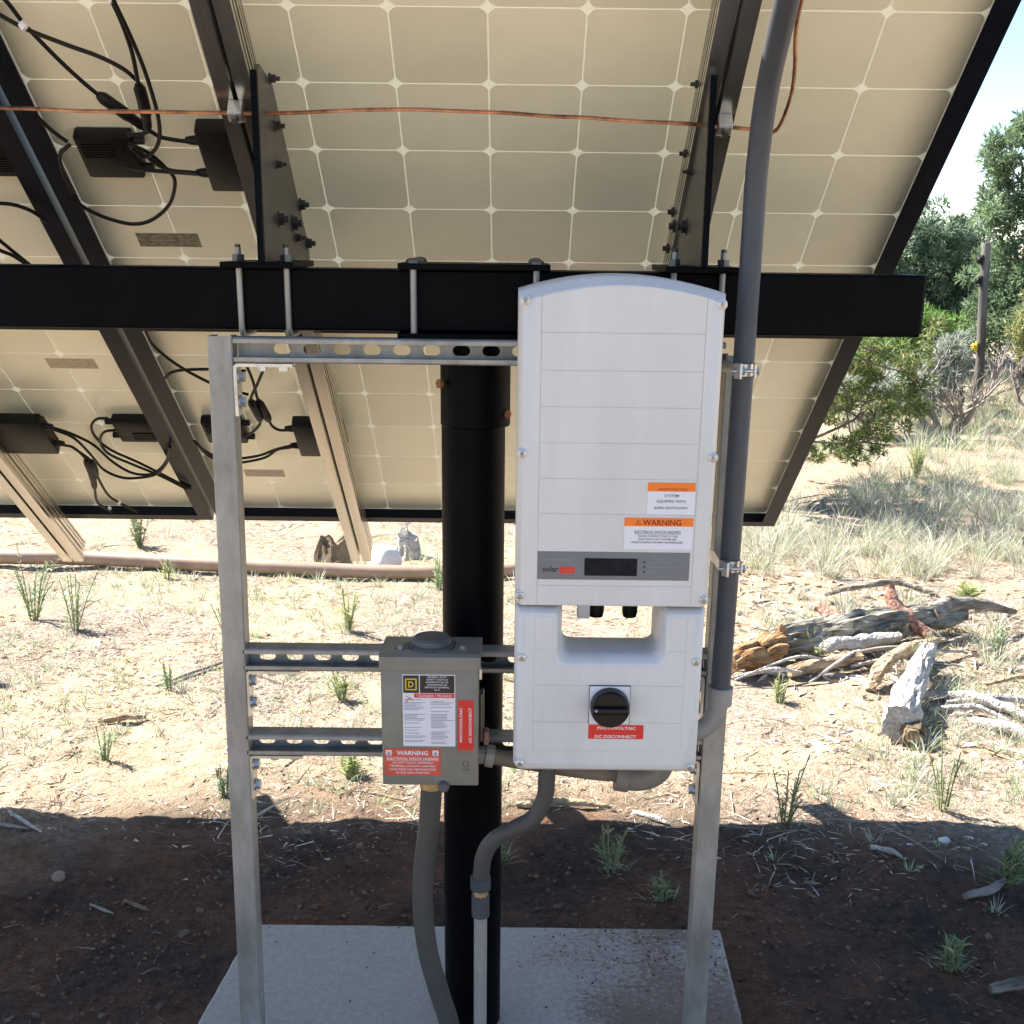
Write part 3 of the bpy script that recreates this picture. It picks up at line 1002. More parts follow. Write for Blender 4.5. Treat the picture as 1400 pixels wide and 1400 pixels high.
# rotary switch
sw = part('switch_plate', MB().box(.1282, .1964, 1.8978, 1.9005, .7876, .8562, .0008), 'ink', inv)
part('switch_face', MB().box(.1292, .1954, 1.8962, 1.8977, .7886, .8552, .0006), 'white_print', sw)
kb = part('switch_knob', MB().tube([(.1625, 1.8962, .8212), (.1625, 1.888, .8212), (.1625, 1.878, .8212), (.1625, 1.8755, .8212)], [.0325, .0325, .0312, .0285], 40), 'knob', inv, True)
part('grip', MB().box(.1325, .1925, 1.866, 1.8757, .8152, .8272, .003), 'knob', kb, True)
part('pointer_mark', MB().cyl((.1385, 1.8662, .8235), (0, -1, 0), .0024, .0004, 12), 'ink_grey', kb)
# glands under the upper housing seen through the hand gap
for x in (.146, .204):
    part('cable_gland', MB().tube([(x, 2.045, .992), (x, 2.045, .94), (x, 2.045, .931)], [.0135, .0135, .0115], 20), 'rubber', inv, True)
part('connector_block', MB().box(.112, .134, 2.03, 2.05, .930, .992, .002), 'white_print', inv)
part('mounting_bracket', MB().box(.03, .29, 2.0852, 2.0996, 1.33, 1.42, .001), 'zinc', inv)
part('mounting_bracket', MB().box(.03, .29, 2.0852, 2.0996, .64, .84, .001), 'zinc', inv)

# ------------------------------------------------------------------ AC disconnect
ac = thing('disconnect_box', 'grey metal AC disconnect box with warning stickers', 'switch box', (-.14, 2.04, .634))
part('enclosure', MB().box(-.2215, -.0585, 1.992, 2.0995, .638, .866, .002), 'box_grey', ac, True)
part('cover', MB().box(-.2242, -.0562, 1.98, 1.9918, .6355, .8535, .0025), 'box_grey', ac, True)
hood = part('rain_hood', MB().prism([(2.0985, .8665), (2.0985, .8725), (1.985, .8785), (1.974, .8755), (1.974, .8528), (1.9765, .8528), (1.9765, .8665)], 'x', -.2258, -.0528), 'box_grey', ac)
hub = part('conduit_hub', MB().tube([(-.140, 2.038, .8735), (-.140, 2.038, .8805), (-.140, 2.038, .8815), (-.140, 2.038, .8895), (-.140, 2.038, .8935), (-.140, 2.038, .8945)], [.0385, .0385, .0345, .0335, .029, .0], 36), 'hub_grey', ac, True)
part('hub_flange', MB().prism([(-.205, 2.012), (-.195, 2.004), (-.16, 1.999), (-.10, 2.006), (-.098, 2.06), (-.14, 2.082), (-.178, 2.06)], 'z', .8728, .8772), 'hub_grey', hub)
for x, y in ((-.192, 2.016), (-.085, 2.022)):
    part('screw', MB().tube([(x, y, .8755), (x, y, .881), (x, y, .8825)], [.0058, .0055, .003], 16), 'zinc', hub, True)
lb = part('safety_label', sheet(-.1868, -.0962, .7105, .8428, 1.9790), 'white_print', ac)
part('logo_panel', sheet(-.1855, -.1585, .8092, .8412, 1.9787, .0002), 'brown_print', lb)
sq = MB()
def frame2(mb, x0, x1, z0, z1, t_, y):
    for a in ((x0, x1, z0, z0 + t_), (x0, x1, z1 - t_, z1), (x0, x0 + t_, z0 + t_, z1 - t_), (x1 - t_, x1, z0 + t_, z1 - t_)):
        mb.add([(a[0], y, a[2]), (a[1], y, a[2]), (a[1], y, a[3]), (a[0], y, a[3])], [(0, 1, 2, 3)])
frame2(sq, -.1822, -.1622, .8142, .8355, .0022, 1.9785)
text_mb([('D', -.1722, .8197, .0105, .0092, 'c', True)], 1.9785, sq)
part('logo', sq, 'yellow', lb)
part('title_panel', sheet(-.1568, -.0976, .8092, .8412, 1.9787, .0002), 'brown_print', lb)
part('lettering', text_mb([(s_, -.1272, .8372 - k * .0047, .0028, w_, 'c', True) for k, (s_, w_) in enumerate([('GENERAL DUTY', .034), ('SAFETY SWITCH', .036), ('INTERRUPTOR DE', .038), ('SEGURIDAD DE', .034), ('SERVICIO GENERAL', .043), ('30 A', .01)])], 1.9785), 'white_print', lb)
part('danger_band', sheet(-.1670, -.0976, .8005, .8083, 1.9787, .0002), 'red', lb)
part('lettering', text_mb([('! DANGER / PELIGRO', -.1325, .8022, .0043, .06, 'c', True)], 1.9785), 'white_print', lb)
ar = MB()
for (x0, z0, x1, z1) in ((-.1825, .7915, -.1735, .8), (-.1735, .8, -.181, .803), (-.1735, .8, -.169, .7945), (-.1760, .7975, -.1800, .7955)):
    d = Vector((x1 - x0, z1 - z0)).normalized()
    nn = Vector((-d.y, d.x)) * .0006
    ar.add([(x0 + nn.x, 1.9786, z0 + nn.y), (x0 - nn.x, 1.9786, z0 - nn.y), (x1 - nn.x, 1.9786, z1 - nn.y), (x1 + nn.x, 1.9786, z1 + nn.y)], [(0, 1, 2, 3)])
part('shock_symbol', ar, 'red', lb)
fine = MB()
random.seed(5)
z = .7965
while z > .7135:
    for (a, b) in ((-.1845, -.1465), (-.1385, -.0985)):
        w_ = random.uniform(.55, 1)
        if random.random() < .84:
            e = a + (b - a) * w_
            fine.add([(a, 1.9786, z), (e, 1.9786, z), (e, 1.9786, z + .0011), (a, 1.9786, z + .0011)], [(0, 1, 2, 3)])
    z -= .0027
part('fine_print', fine, 'ink_grey', lb)
rl = part('side_sticker', sheet(-.0918, -.0648, .7035, .7962, 1.9790), 'red', ac)
part('lettering', text_mb([('PHOTOVOLTAIC', -.0842, .7190, .0046, .064, 'l', True), ('AC DISCONNECT', -.0682, .7170, .0046, .066, 'l', True)], 1.9787, None, True), 'white_print', rl)
wl2 = part('warning_sticker', sheet(-.2200, -.1222, .6545, .7055, 1.9790), 'red_orange', ac)
wt = text_mb([('WARNING', -.1715, .6935, .0078, .055, 'c', True), ('ELECTRICAL SHOCK HAZARD', -.171, .6845, .0046, .09, 'c', True), ('DO NOT TOUCH TERMINALS', -.171, .6772, .0038, .07, 'c', True), ('TERMINALS ON BOTH LINE AND', -.171, .6708, .0038, .08, 'c', True), ('LOAD SIDES MAY BE ENERGIZED', -.171, .6644, .0038, .083, 'c', True), ('IN THE OPEN POSITION', -.171, .6580, .0038, .058, 'c', True)], 1.9787)
wt.add([(-.216, 1.9787, .6828), (-.126, 1.9787, .6828), (-.126, 1.9787, .6833), (-.216, 1.9787, .6833)], [(0, 1, 2, 3)])
part('lettering', wt, 'white_print', wl2)
for x in (-.2125, -.1310):
    pt2 = part('hazard_patch', sheet(x - .0052, x + .0052, .6925, .7025, 1.9787, .0002), 'white_print', wl2)
    part('hazard_sign', MB().add([(x - .0042, 1.9784, .6937), (x + .0042, 1.9784, .6937), (x, 1.9784, .7013)], [(0, 1, 2)]), 'ink_grey', wl2)
part('embossed_mark', text_mb([('OFF', -.078, .6642, .0042, .011, 'c', False)], 1.9795), 'ink', ac)
em = MB()
frame2(em, -.083, -.073, .672, .682, .0007, 1.9795)
part('embossed_mark', em, 'ink', ac)
part('latch_knob', MB().tube([(-.1175, 1.985, .6345), (-.1175, 1.975, .6345), (-.1175, 1.970, .6345)], [.0105, .0105, .0075], 20), 'hub_grey', ac, True)
hd = part('handle', MB().box(-.0556, -.0475, 1.996, 2.028, .712, .802, .003), 'galv_dark', ac)
part('handle_grip', MB().box(-.0475, -.038, 1.99, 2.012, .708, .735, .003), 'red_wood', hd)
part('hinge_clip', MB().box(-.0562, -.0505, 1.985, 2.0, .832, .852, .001), 'zinc', ac)
cf = part('conduit_fitting', MB().tube([(-.1428, 2.042, .6375), (-.1428, 2.042, .628), (-.1428, 2.042, .6279), (-.1428, 2.042, .604)], [.024, .024, .0215, .0215], 8), 'brass', ac)
part('side_fitting', MB().tube([(-.0585, 2.05, .664), (-.045, 2.05, .664), (-.0449, 2.05, .664), (-.030, 2.05, .6615)], [.016, .016, .0205, .0205], 12), 'pvc_light', ac)

# ------------------------------------------------------------------ conduits
def conduit(name, label, pts, r_, m, n=8, seg=20, cat='conduit', corr=0):
    P = spline(pts, n)
    return solo(name, MB().tube(P, r_, seg), m, label, cat, smooth=True)
conduit('flexible_conduit', 'thick grey flexible conduit hanging from the disconnect box to the slab', [(-.1428, 2.042, .612), (-.1445, 2.042, .58), (-.149, 2.042, .52), (-.1585, 2.042, .44), (-.161, 2.042, .35), (-.153, 2.045, .26), (-.132, 2.05, .165), (-.112, 2.055, .085), (-.10, 2.06, -.02)], .0195, 'flex')
conduit('flexible_conduit', 'curved grey flexible conduit from inverter bottom to the light grey riser', [(.0655, 2.0, .684), (.0645, 2.0, .64), (.0615, 2.0, .605), (.043, 2.0, .566), (.004, 2.0, .541), (-.0285, 2.005, .5175), (-.0465, 2.01, .482), (-.0525, 2.015, .432)], .0152, 'flex')
conduit('flexible_conduit', 'brownish flexible conduit running under the inverter to the disconnect box', [(-.034, 2.05, .6625), (-.005, 2.05, .657), (.05, 2.05, .648), (.10, 2.05, .640), (.155, 2.05, .633), (.205, 2.05, .629)], .0145, 'dusty_flex')
lbx = thing('conduit_elbow', 'grey conduit elbow hanging under the inverter centre', 'conduit fitting', (.23, 2.05, .596))
part('elbow_bend', MB().tube(spline([(.200, 2.05, .6265), (.225, 2.05, .6225), (.25, 2.05, .626), (.268, 2.05, .640), (.274, 2.05, .665), (.274, 2.05, .70)], 6), .0235, 20), 'pvc_mid', lbx, True)
part('elbow_collar', MB().tube([(.190, 2.05, .627), (.191, 2.05, .627), (.214, 2.05, .6235), (.215, 2.05, .6235)], [.023, .0275, .0275, .024], 24), 'pvc_mid', lbx, True)
part('gland_nut', MB().cyl((.0655, 2.0, .676), (0, 0, 1), .0185, .022, 8), 'pvc_light', inv)

ris = thing('riser_pipe', 'slim light grey plastic riser with brass joint in front of the pole', 'pipe', (-.0528, 2.02, 0))
part('pipe', MB().cyl((-.0525, 2.02, -.02), (0, 0, 1), .0122, .39, 24), 'pvc_light', ris, True)
part('coupling', MB().tube([(-.0525, 2.02, .352), (-.0525, 2.02, .354), (-.0525, 2.02, .398), (-.0525, 2.02, .399)], [.0135, .0165, .0165, .0145], 24), 'pvc', ris, True)
part('brass_nut', MB().cyl((-.0525, 2.018, .398), (0, 0, 1), .0142, .014, 8), 'brass', ris)
part('gland', MB().tube([(-.0525, 2.017, .412), (-.0525, 2.017, .413), (-.0525, 2.0155, .436), (-.0525, 2.0155, .437)], [.016, .0195, .0195, .0165], 10), 'pvc', ris)

con = thing('conduit_riser', 'tall grey plastic conduit rising past the inverter to the array', 'conduit', (.367, 2.02, .79))
part('pipe', MB().tube(spline([(.3655, 2.02, .80), (.3667, 2.02, 1.0), (.368, 2.02, 1.25), (.3685, 2.02, 1.47), (.3682, 2.018, 1.585), (.3662, 2.005, 1.66), (.3643, 1.955, 1.765), (.3613, 1.84, 1.862), (.358, 1.72, 1.955), (.355, 1.60, 2.045)], 6), .0172, 28), 'pvc', con, True)
eb = part('elbow', MB().tube(spline([(.3650, 2.02, .803), (.3645, 2.02, .785), (.361, 2.02, .765), (.349, 2.02, .742), (.334, 2.02, .730), (.316, 2.02, .7265)], 6), .0172, 24), 'pvc_light', con, True)
part('collar', MB().tube([(.3650, 2.02, .779), (.3650, 2.02, .780), (.3656, 2.02, .812), (.3656, 2.02, .813)], [.0185, .0222, .0222, .0185], 28), 'pvc_light', eb, True)
def clamp(label, z):
    t = thing('strut_clamp', label, 'clamp', (.366, 2.05, z - .012), group='zinc conduit clamps on the right post')
    for s in (-1, 1):
        pts = []
        for k in range(9):
            a = math.pi / 2 * (k / 8)
            pts.append((.3672 + s * .0186 * math.sin(a), 2.02 - .0186 * math.cos(a)))
        inner = [(.3672 + (x - .3672) * .88, 2.02 + (y - 2.02) * .88) for x, y in pts]
        pts += [(.3672 + s * .0186, 2.075), (.3672 + s * .027, 2.099)]
        inner += [(.3672 + s * .0164, 2.075), (.3672 + s * .0245, 2.099)]
        part('strap', MB().prism(pts + inner[::-1], 'z', z - .0095, z + .0095), 'zinc', t)
    part('ear', MB().prism([(.350, 1.994), (.357, 1.9835), (.3605, 1.9835), (.3605, 2.004), (.354, 2.004)], 'z', z - .012, z + .012), 'zinc', t)
    part('ear', MB().box(.381, .384, 1.988, 2.004, z - .011, z + .011), 'zinc', t)
    part('clamp_bolt', MB().cyl((.344, 1.992, z), (1, 0, 0), .0028, .045, 10), 'zinc', t, True)
    part('nut', MB().cyl((.3605, 1.992, z), (1, 0, 0), .0072, .005, 6), 'zinc', t)
    part('bolt_head', MB().cyl((.384, 1.992, z), (1, 0, 0), .0065, .004, 6), 'zinc', t)
clamp('zinc clamp holding the conduit beside the inverter top', 1.3573)
clamp('zinc clamp holding the conduit beside the inverter display', 1.0321)

# bare copper ground wire and its lugs
random.seed(9)
wp = [(-1.55, .09), (-1.2, .098), (-.8378, .0995), (-.708, .1006), (-.58, .1035), (-.4603, .1047), (-.40, .103), (-.3409, .0985), (-.26, .0935), (-.1747, .0935), (-.10, .095), (-.0215, .098), (.05, .103), (.109, .1055), (.19, .110), (.2644, .1143), (.32, .1225), (.3803, .1287), (.412, .131), (.427, .118), (.4315, .0524), (.424, -.01), (.4157, -.0485), (.410, -.09), (.407, -.16)]
P = spline([W(x, s + random.uniform(-.0012, .0012), -.12 + random.uniform(-.002, .002)) for x, s in wp], 5)
solo('copper_wire', MB().tube(P, .0031, 8), 'copper', 'bare copper ground wire stretched across the rails', 'wire', smooth=True)
def lug(label, x, s):
    t = thing('ground_lug', label, 'wire lug', W(x, s, -.1235), ROT, 'ground lugs on the rails')
    part('lug_body', MB().box(-.012, .012, -.014, .006, -.006, .022, .002), 'zinc', t)
    part('lug_tongue', MB().box(-.010, .010, .006, .03, .016, .0212, .001), 'zinc', t)
    part('screw', MB().cyl((0, -.004, -.006), (0, 0, -1), .0055, .008, 10), 'galv_dark', t)
    part('bolt', MB().bolt((0, .019, .0165), (0, 0, -1), .007, .005), 'zinc', t)
lug('ground lug clamping the copper wire to the left rail', -.4575, .108)
lug('ground lug clamping the copper wire to the rail near the conduit', .338, .126)

# power optimizers and cables
def optimizer(label, x0, x1, s0, s1, side):
    t = thing('power_optimizer', label, 'power optimizer', W((x0 + x1) / 2, (s0 + s1) / 2, -.055), ROT, 'power optimizers hung on the rails')
    a, b = (x1 - x0) / 2, (s1 - s0) / 2
    part('case', MB().box(-a, a, -b, b, -.016, .016, .005), 'rubber', t, True)
    part('mounting_plate', MB().box(-a + .008, a + .025 * (1 if side < 0 else 0), -b + .02, b - .02, .0162, .0192), 'galv_dark', t)
    for s in (-b + .035, b - .035):
        part('cable_boot', MB().tube([(side * (a - .002), s, -.002), (side * (a + .012), s, -.002), (side * (a + .022), s, -.002)], [.009, .008, .0055], 12), 'rubber', t, True)
optimizer('black power optimizer left of the rail above the beam', -.555, -.455, .200, .350, -1)
optimizer('black power optimizer right of the left strut post', -.5495, -.45, 1.187, 1.342, -1)
optimizer('black power optimizer beside the tan rail at the left edge', -1.32, -1.172, 1.19, 1.345, 1)
CABLES = [
 ('cut black cable end at the upper left corner', .06, [(-.797, -.087), (-.779, -.057), (-.769, -.021)], None),
 ('black cable sweeping from the left edge to the connector above the junction box', .05, [(-.814, -.029), (-.803, -.02), (-.771, .007), (-.716, .038), (-.675, .059), (-.643, .084), (-.628, .107)], None),
 ('black cable with long connector slanting down to the upper junction box', .05, [(-.769, .004), (-.748, .053), (-.727, .096), (-.701, .14), (-.671, .178), (-.643, .214)], (3, 5)),
 ('black cable with connector hanging from the top edge above the junction box', .06, [(-.614, -.086), (-.617, -.059), (-.614, -.014), (-.615, .044), (-.623, .107), (-.627, .158), (-.636, .209)], (4, 6)),
 ('black cable from the top edge looping below the upper connectors', .07, [(-.609, -.095), (-.61, -.068), (-.605, -.014), (-.601, .054), (-.602, .115), (-.606, .17), (-.616, .215), (-.632, .245), (-.656, .263), (-.671, .239)], None),
 ('upper black cable between junction box and optimizer above the beam', .06, [(-.674, .221), (-.65, .219), (-.633, .212), (-.616, .226), (-.579, .234), (-.558, .234)], None),
 ('big round cable loop under the upper junction box', .055, [(-.682, .249), (-.653, .268), (-.629, .31), (-.623, .342), (-.648, .402), (-.693, .447), (-.734, .46), (-.776, .445), (-.806, .421), (-.825, .395)], None),
 ('middle black cable between junction box and optimizer above the beam', .065, [(-.676, .245), (-.652, .269), (-.625, .299), (-.575, .307)], None),
 ('lower black cable between junction box and optimizer above the beam', .06, [(-.7, .298), (-.68, .305), (-.646, .309), (-.577, .315)], None),
 ('black cable bowing left of the upper junction box along the frame', .05, [(-.787, .257), (-.808, .276), (-.817, .294), (-.822, .332), (-.822, .384)], None),
 ('short black cable from the frame clip to the upper junction box', .05, [(-.821, .191), (-.807, .223), (-.789, .25)], None),
 ('black cable arching in from the left edge above the beam', .05, [(-1.2, .42), (-.998, .413), (-.969, .412), (-.943, .416), (-.917, .433), (-.898, .464)], None),
 ('upper of two black cables meeting the beam at the left edge', .05, [(-1.1, .44), (-1.026, .484), (-1.011, .52), (-.996, .557), (-.977, .6)], None),
 ('lower of two black cables meeting the beam at the left edge', .06, [(-1.1, .49), (-1.036, .515), (-1.016, .537), (-.994, .556), (-.97, .6)], None),
 ('thick black cable from under the beam to the left strut post', .06, [(-.802, .76), (-.804, .822), (-.801, .86), (-.776, .922), (-.735, .982), (-.688, 1.029), (-.63, 1.06)], None),
 ('thin black cable leaving the lower frame gap toward the left post', .05, [(-.817, 1.01), (-.793, .984), (-.756, .972), (-.676, .969), (-.62, .975)], None),
 ('upper looping cable from the left-edge optimizer to the lower frame', .05, [(-1.158, 1.243), (-1.121, 1.273), (-1.083, 1.328), (-1.06, 1.419), (-1.025, 1.48), (-.973, 1.483), (-.919, 1.416), (-.886, 1.33)], None),
 ('lower looping cable from the left-edge optimizer to the lower frame', .06, [(-1.153, 1.233), (-1.115, 1.276), (-1.099, 1.362), (-1.091, 1.442), (-1.058, 1.486), (-1.013, 1.489), (-.954, 1.464), (-.903, 1.384), (-.882, 1.319)], None),
 ('black cable with chunky connector below the left-edge optimizer', .05, [(-1.166, 1.33), (-1.139, 1.345), (-1.127, 1.408), (-1.137, 1.49), (-1.155, 1.569), (-1.175, 1.662), (-1.153, 1.716)], (2, 4)),
 ('thin cable beside the chunky connector reaching the lower frame', .047, [(-1.145, 1.345), (-1.118, 1.42), (-1.128, 1.5), (-1.133, 1.615), (-1.114, 1.668), (-1.08, 1.722)], (1, 2)),
 ('outer cable curling left of the lower junction box down to the frame', .04, [(-1.011, 1.211), (-1.04, 1.216), (-1.065, 1.252), (-1.071, 1.308), (-1.053, 1.371), (-1.001, 1.436), (-.953, 1.504), (-.897, 1.589)], None),
 ('inner cable curling left of the lower junction box down to the frame', .05, [(-1.003, 1.252), (-1.034, 1.262), (-1.059, 1.309), (-1.058, 1.373), (-1.011, 1.432), (-.956, 1.492), (-.902, 1.57)], None),
 ('crossing black cable with connector right of the left post top, leaning right', .06, [(-.61, .939), (-.608, 1.0), (-.612, 1.087), (-.605, 1.155), (-.603, 1.178), (-.599, 1.207), (-.584, 1.225), (-.553, 1.224)], (2, 4)),
 ('crossing black cable with connector right of the left post top, leaning left', .07, [(-.565, .923), (-.595, .995), (-.626, 1.07), (-.621, 1.13), (-.62, 1.16), (-.63, 1.19), (-.658, 1.227), (-.687, 1.249), (-.71, 1.24)], (2, 4)),
 ('upper sagging cable from behind the left post to its optimizer', .06, [(-.812, 1.285), (-.794, 1.34), (-.762, 1.37), (-.712, 1.373), (-.657, 1.355), (-.614, 1.325), (-.566, 1.301)], None),
 ('lower sagging cable from behind the left post to its optimizer', .07, [(-.804, 1.28), (-.787, 1.343), (-.75, 1.375), (-.709, 1.377), (-.643, 1.349), (-.604, 1.307), (-.564, 1.293)], None),
]
for lab, off, pts, cn in CABLES:
    W3 = [W(x, s, -off) for x, s in pts]
    t = thing('cable', lab, 'cable', W3[-1], None, 'black module cables')
    part('wire', MB().tube(spline(W3, 5), .0036, 8), 'cable', t, True)
    if cn:
        cp_ = spline(W3[cn[0]:cn[1] + 1], 5)
        m_ = len(cp_)
        rad = [.0062 if k in (0, m_ - 1) else (.0105 if k < m_ * .55 else .0085) for k in range(m_)]
        part('connector', MB().tube(cp_, rad, 10), 'rubber', t, True)
# zip ties / frame clips
for lab, x, s, off in (('white cable tie on the cable at upper left', -.772, -.004, .055), ('white cable tie at the top edge on hanging cables', -.617, -.062, .06), ('pale cable tie on the lower frame, left one', -1.157, 1.706, .045), ('pale cable tie on the lower frame, right one', -1.116, 1.664, .047)):
    c = W(x, s, -off)
    solo('cable_tie', MB().tube([c + Vector((-.003, 0, .004)), c, c + Vector((.003, 0, -.004))], [.0058, .0062, .0058], 10), 'white_print', lab, 'cable tie', 'cable ties')

# ------------------------------------------------------------------ things on the ground
random.seed(21)
pp = [(-6.5, 6.12), (-4.2, 6.06), (-2.5945, 6.03), (-2.1571, 6.04), (-1.4625, 5.935), (-.7268, 5.885), (-.3643, 5.87), (-.03, 5.93), (.35, 5.97), (.62, 5.98)]
P = spline([(x, y, max(gz(x, y), -.06) + .045) for x, y in pp], 8)
solo('irrigation_pipe', MB().tube(P, .036, 20), 'pipe', 'long weathered brown pipe lying across the ground behind the array', 'pipe', smooth=True)

def rough_log(path, rad, wob, seed, seg=20, n=7):
    P = spline(path, n)
    k = len(P)
    if hasattr(rad, '__len__'):
        rs = [float(np.interp(i / (k - 1), np.linspace(0, 1, len(rad)), rad)) for i in range(k)]
    else:
        rs = [rad] * k
    rs = [r_ * (1 + .12 * noise.noise(Vector((i * 4.0 / n, seed, 2)))) for i, r_ in enumerate(rs)]
    P = [p + Vector((noise.noise(Vector((i * 2.2 / n, seed, 0))), noise.noise(Vector((i * 2.2 / n, seed, 5))), noise.noise(Vector((i * 2.2 / n, seed, 9)))) ) * rs[i] * .3 for i, p in enumerate(P)]
    return MB().tube(P, rs, seg, True, wob, seed)
lg = thing('fallen_log', 'long fallen grey log with orange rotten broken end', 'log', (1.4, 4.8, -.05))
part('log_body', rough_log([(1.02, 4.60, .035), (1.2, 4.72, .04), (1.42, 4.83, .045), (1.66, 4.97, .04), (1.95, 5.1, .035)], [.062, .066, .068, .06, .04], .55, 2.1, 36, 16), 'bark_lichen', lg, True)
part('broken_end', rough_log([(.845, 4.455, .012), (.93, 4.53, .022), (1.03, 4.607, .034)], [.04, .056, .06], .7, 4.4, 30, 12), 'rot_wood', lg, True)
part('orange_splinter', rough_log([(1.045, 4.60, .075), (1.06, 4.6, .10), (1.05, 4.6, .135)], [.028, .022, .008], .5, 7.7, 10, 5), 'rot_wood', lg, True)
def log_thing(name, label, path, rad, wob, seed, m, n=8, seg=14, cat='branch', group=None):
    return solo(name, rough_log(path, rad, wob, seed, seg, n), m, label, cat, group, True)
wlg = thing('weathered_log', 'short bleached white log with hollow dark end facing forward', 'log', (1.4, 4.2, -.05))
part('log_body', rough_log([(1.62, 4.56, .055), (1.52, 4.34, .045), (1.42, 4.1, .03), (1.31, 3.84, .015)], [.03, .04, .047, .064], .4, 5.5, 36, 16), 'pale_wood', wlg, True)
part('hollow_end', rough_log([(1.345, 3.93, .0), (1.345, 3.845, -.005), (1.342, 3.80, -.012)], [.04, .042, .022], .6, 8.8, 16, 6), 'stump', wlg, True)
log_thing('broken_branch', 'reddish bare branch leaning up from the fallen log', [(1.5797, 5.0, .185), (1.605, 4.95, .115), (1.68, 4.9, .05), (1.745, 4.85, .0)], [.024, .03, .028, .02], .4, 1.2, 'red_wood')
log_thing('broken_branch', 'short reddish branch stub lying over the log left half', [(1.262, 4.9, .118), (1.33, 4.83, .082), (1.41, 4.75, .035)], [.018, .032, .022], .45, 3.2, 'red_wood')
log_thing('splintered_slab', 'curved tan splintered wood strip arching beside the white log', [(1.345, 4.33, -.04), (1.385, 4.39, .01), (1.45, 4.47, .035), (1.57, 4.6, .045), (1.76, 4.75, .03)], [.016, .028, .026, .022, .01], .5, 6.1, 'tan_wood')
log_thing('fallen_branch', 'grey branch lying along the front of the fallen log', [(1.14, 4.62, .0), (1.28, 4.66, .03), (1.42, 4.7, .035), (1.58, 4.78, .03)], [.022, .03, .03, .02], .35, 2.9, 'pale_wood')
log_thing('fallen_branch', 'tan split branch low in front of the fallen log', [(1.07, 4.47, -.02), (1.2, 4.52, -.005), (1.38, 4.6, .005)], [.022, .028, .018], .4, 9.9, 'tan_wood')
log_thing('fallen_branch', 'knotty grey branch at the far right end of the log', [(1.78, 5.0, .07), (1.9, 5.08, .085), (2.05, 5.12, .07), (2.2, 5.15, .03)], [.04, .035, .025, .012], .4, 11.1, 'bark')
log_thing('fallen_branch', 'dark crooked branch lying on grass behind the reddish branch', [(1.45, 5.5, .0), (1.6, 5.52, .035), (1.79, 5.56, .05), (1.93, 5.5, .02), (2.0, 5.45, .0)], [.008, .014, .016, .012, .006], .3, 12.1, 'bark')
random.seed(123)
ORD = ['leftmost', 'second', 'third', 'fourth', 'fifth', 'sixth', 'seventh', 'eighth', 'ninth', 'tenth', 'eleventh', 'rightmost']
for k in range(12):
    cx_, cy_ = 1.0 + k * .1 + random.uniform(-.03, .03), random.uniform(4.35, 5.25)
    an, ln = random.uniform(-.5, 1.1), random.uniform(.25, .6)
    r_ = random.uniform(.005, .012)
    a = (cx_ - math.cos(an) * ln / 2, cy_ - math.sin(an) * ln / 2)
    b = (cx_ + math.cos(an) * ln / 2, cy_ + math.sin(an) * ln / 2)
    m, wd_ = random.choice([('pale_wood', 'pale'), ('bark', 'grey'), ('tan_wood', 'tan'), ('pale_wood', 'pale'), ('twig', 'grey')])
    lab = ORD[k] + (' of the' if k in (0, 11) else ' from the left of the') + ' thin broken branches round the log, ' + wd_
    log_thing('thin_branch', lab, [(a[0], a[1], gz(*a) + r_ + random.uniform(0, .03)), (cx_ + .02, cy_ - .02, gz(cx_, cy_) + random.uniform(.02, .11)), (b[0], b[1], gz(*b) + r_ + random.uniform(0, .06))], [r_ * .6, r_, r_ * .45], .4, 51 + k, m, 6, 9, 'branch', 'thin branches round the fallen log')
for k, (lab, a, b, r_) in enumerate([('pale stick nearest the right edge beside the white log', (1.53, 4.30), (1.86, 4.0), .02), ('pale forked stick below it at the right edge', (1.62, 4.02), (1.80, 3.72), .022), ('thin pale stick between white log and right edge', (1.50, 4.12), (1.75, 4.06), .012), ('thicker pale stick lying crosswise at the right edge', (1.58, 4.18), (1.95, 4.2), .017)]):
    mid = ((a[0] + b[0]) / 2 + .02, (a[1] + b[1]) / 2 + .02)
    log_thing('pale_stick', lab, [(a[0], a[1], gz(*a) + .02), (mid[0], mid[1], gz(*mid) + .035), (b[0], b[1], gz(*b) + .015)], [r_ * .7, r_, r_ * .6], .4, 14 + k, 'pale_wood', group='pale sticks at the right edge')
STK = [('pale straight stick at the shadow edge on the far left', (-1.425, 3.17), (-1.285, 3.045), .006, 'pale_wood'),
       ('dark crooked stick crossing the pale one at the far left', (-1.46, 3.10), (-1.33, 3.07), .006, 'twig'),
       ('brown flat stick on the ground left of the strut post', (-1.42, 3.93), (-1.27, 3.98), .012, 'tan_wood'),
       ('long thin grey stick on the sand left of the post', (-1.33, 4.3), (-1.0, 4.72), .007, 'twig'),
       ('grey stick in the shade below the left shadow edge', (-.96, 2.72), (-.89, 2.68), .006, 'stump'),
       ('curved brown twig in the shade at the left', (-1.04, 2.70), (-.97, 2.66), .004, 'twig'),
       ('pale stick by the shadow edge right of the post', (.36, 3.28), (.46, 3.2), .008, 'pale_wood'),
       ('short pale stick in the shade at the right', (1.0, 3.06), (1.06, 2.98), .008, 'pale_wood'),
       ('grey stick in the shade near the right edge', (1.16, 2.78), (1.3, 2.86), .012, 'twig'),
       ('thick grey branch in the lower right corner', (1.07, 2.36), (1.25, 2.42), .016, 'bark'),
       ('brown stick behind the elbow under the inverter', (.02, 3.33), (.3, 3.3), .012, 'tan_wood')]
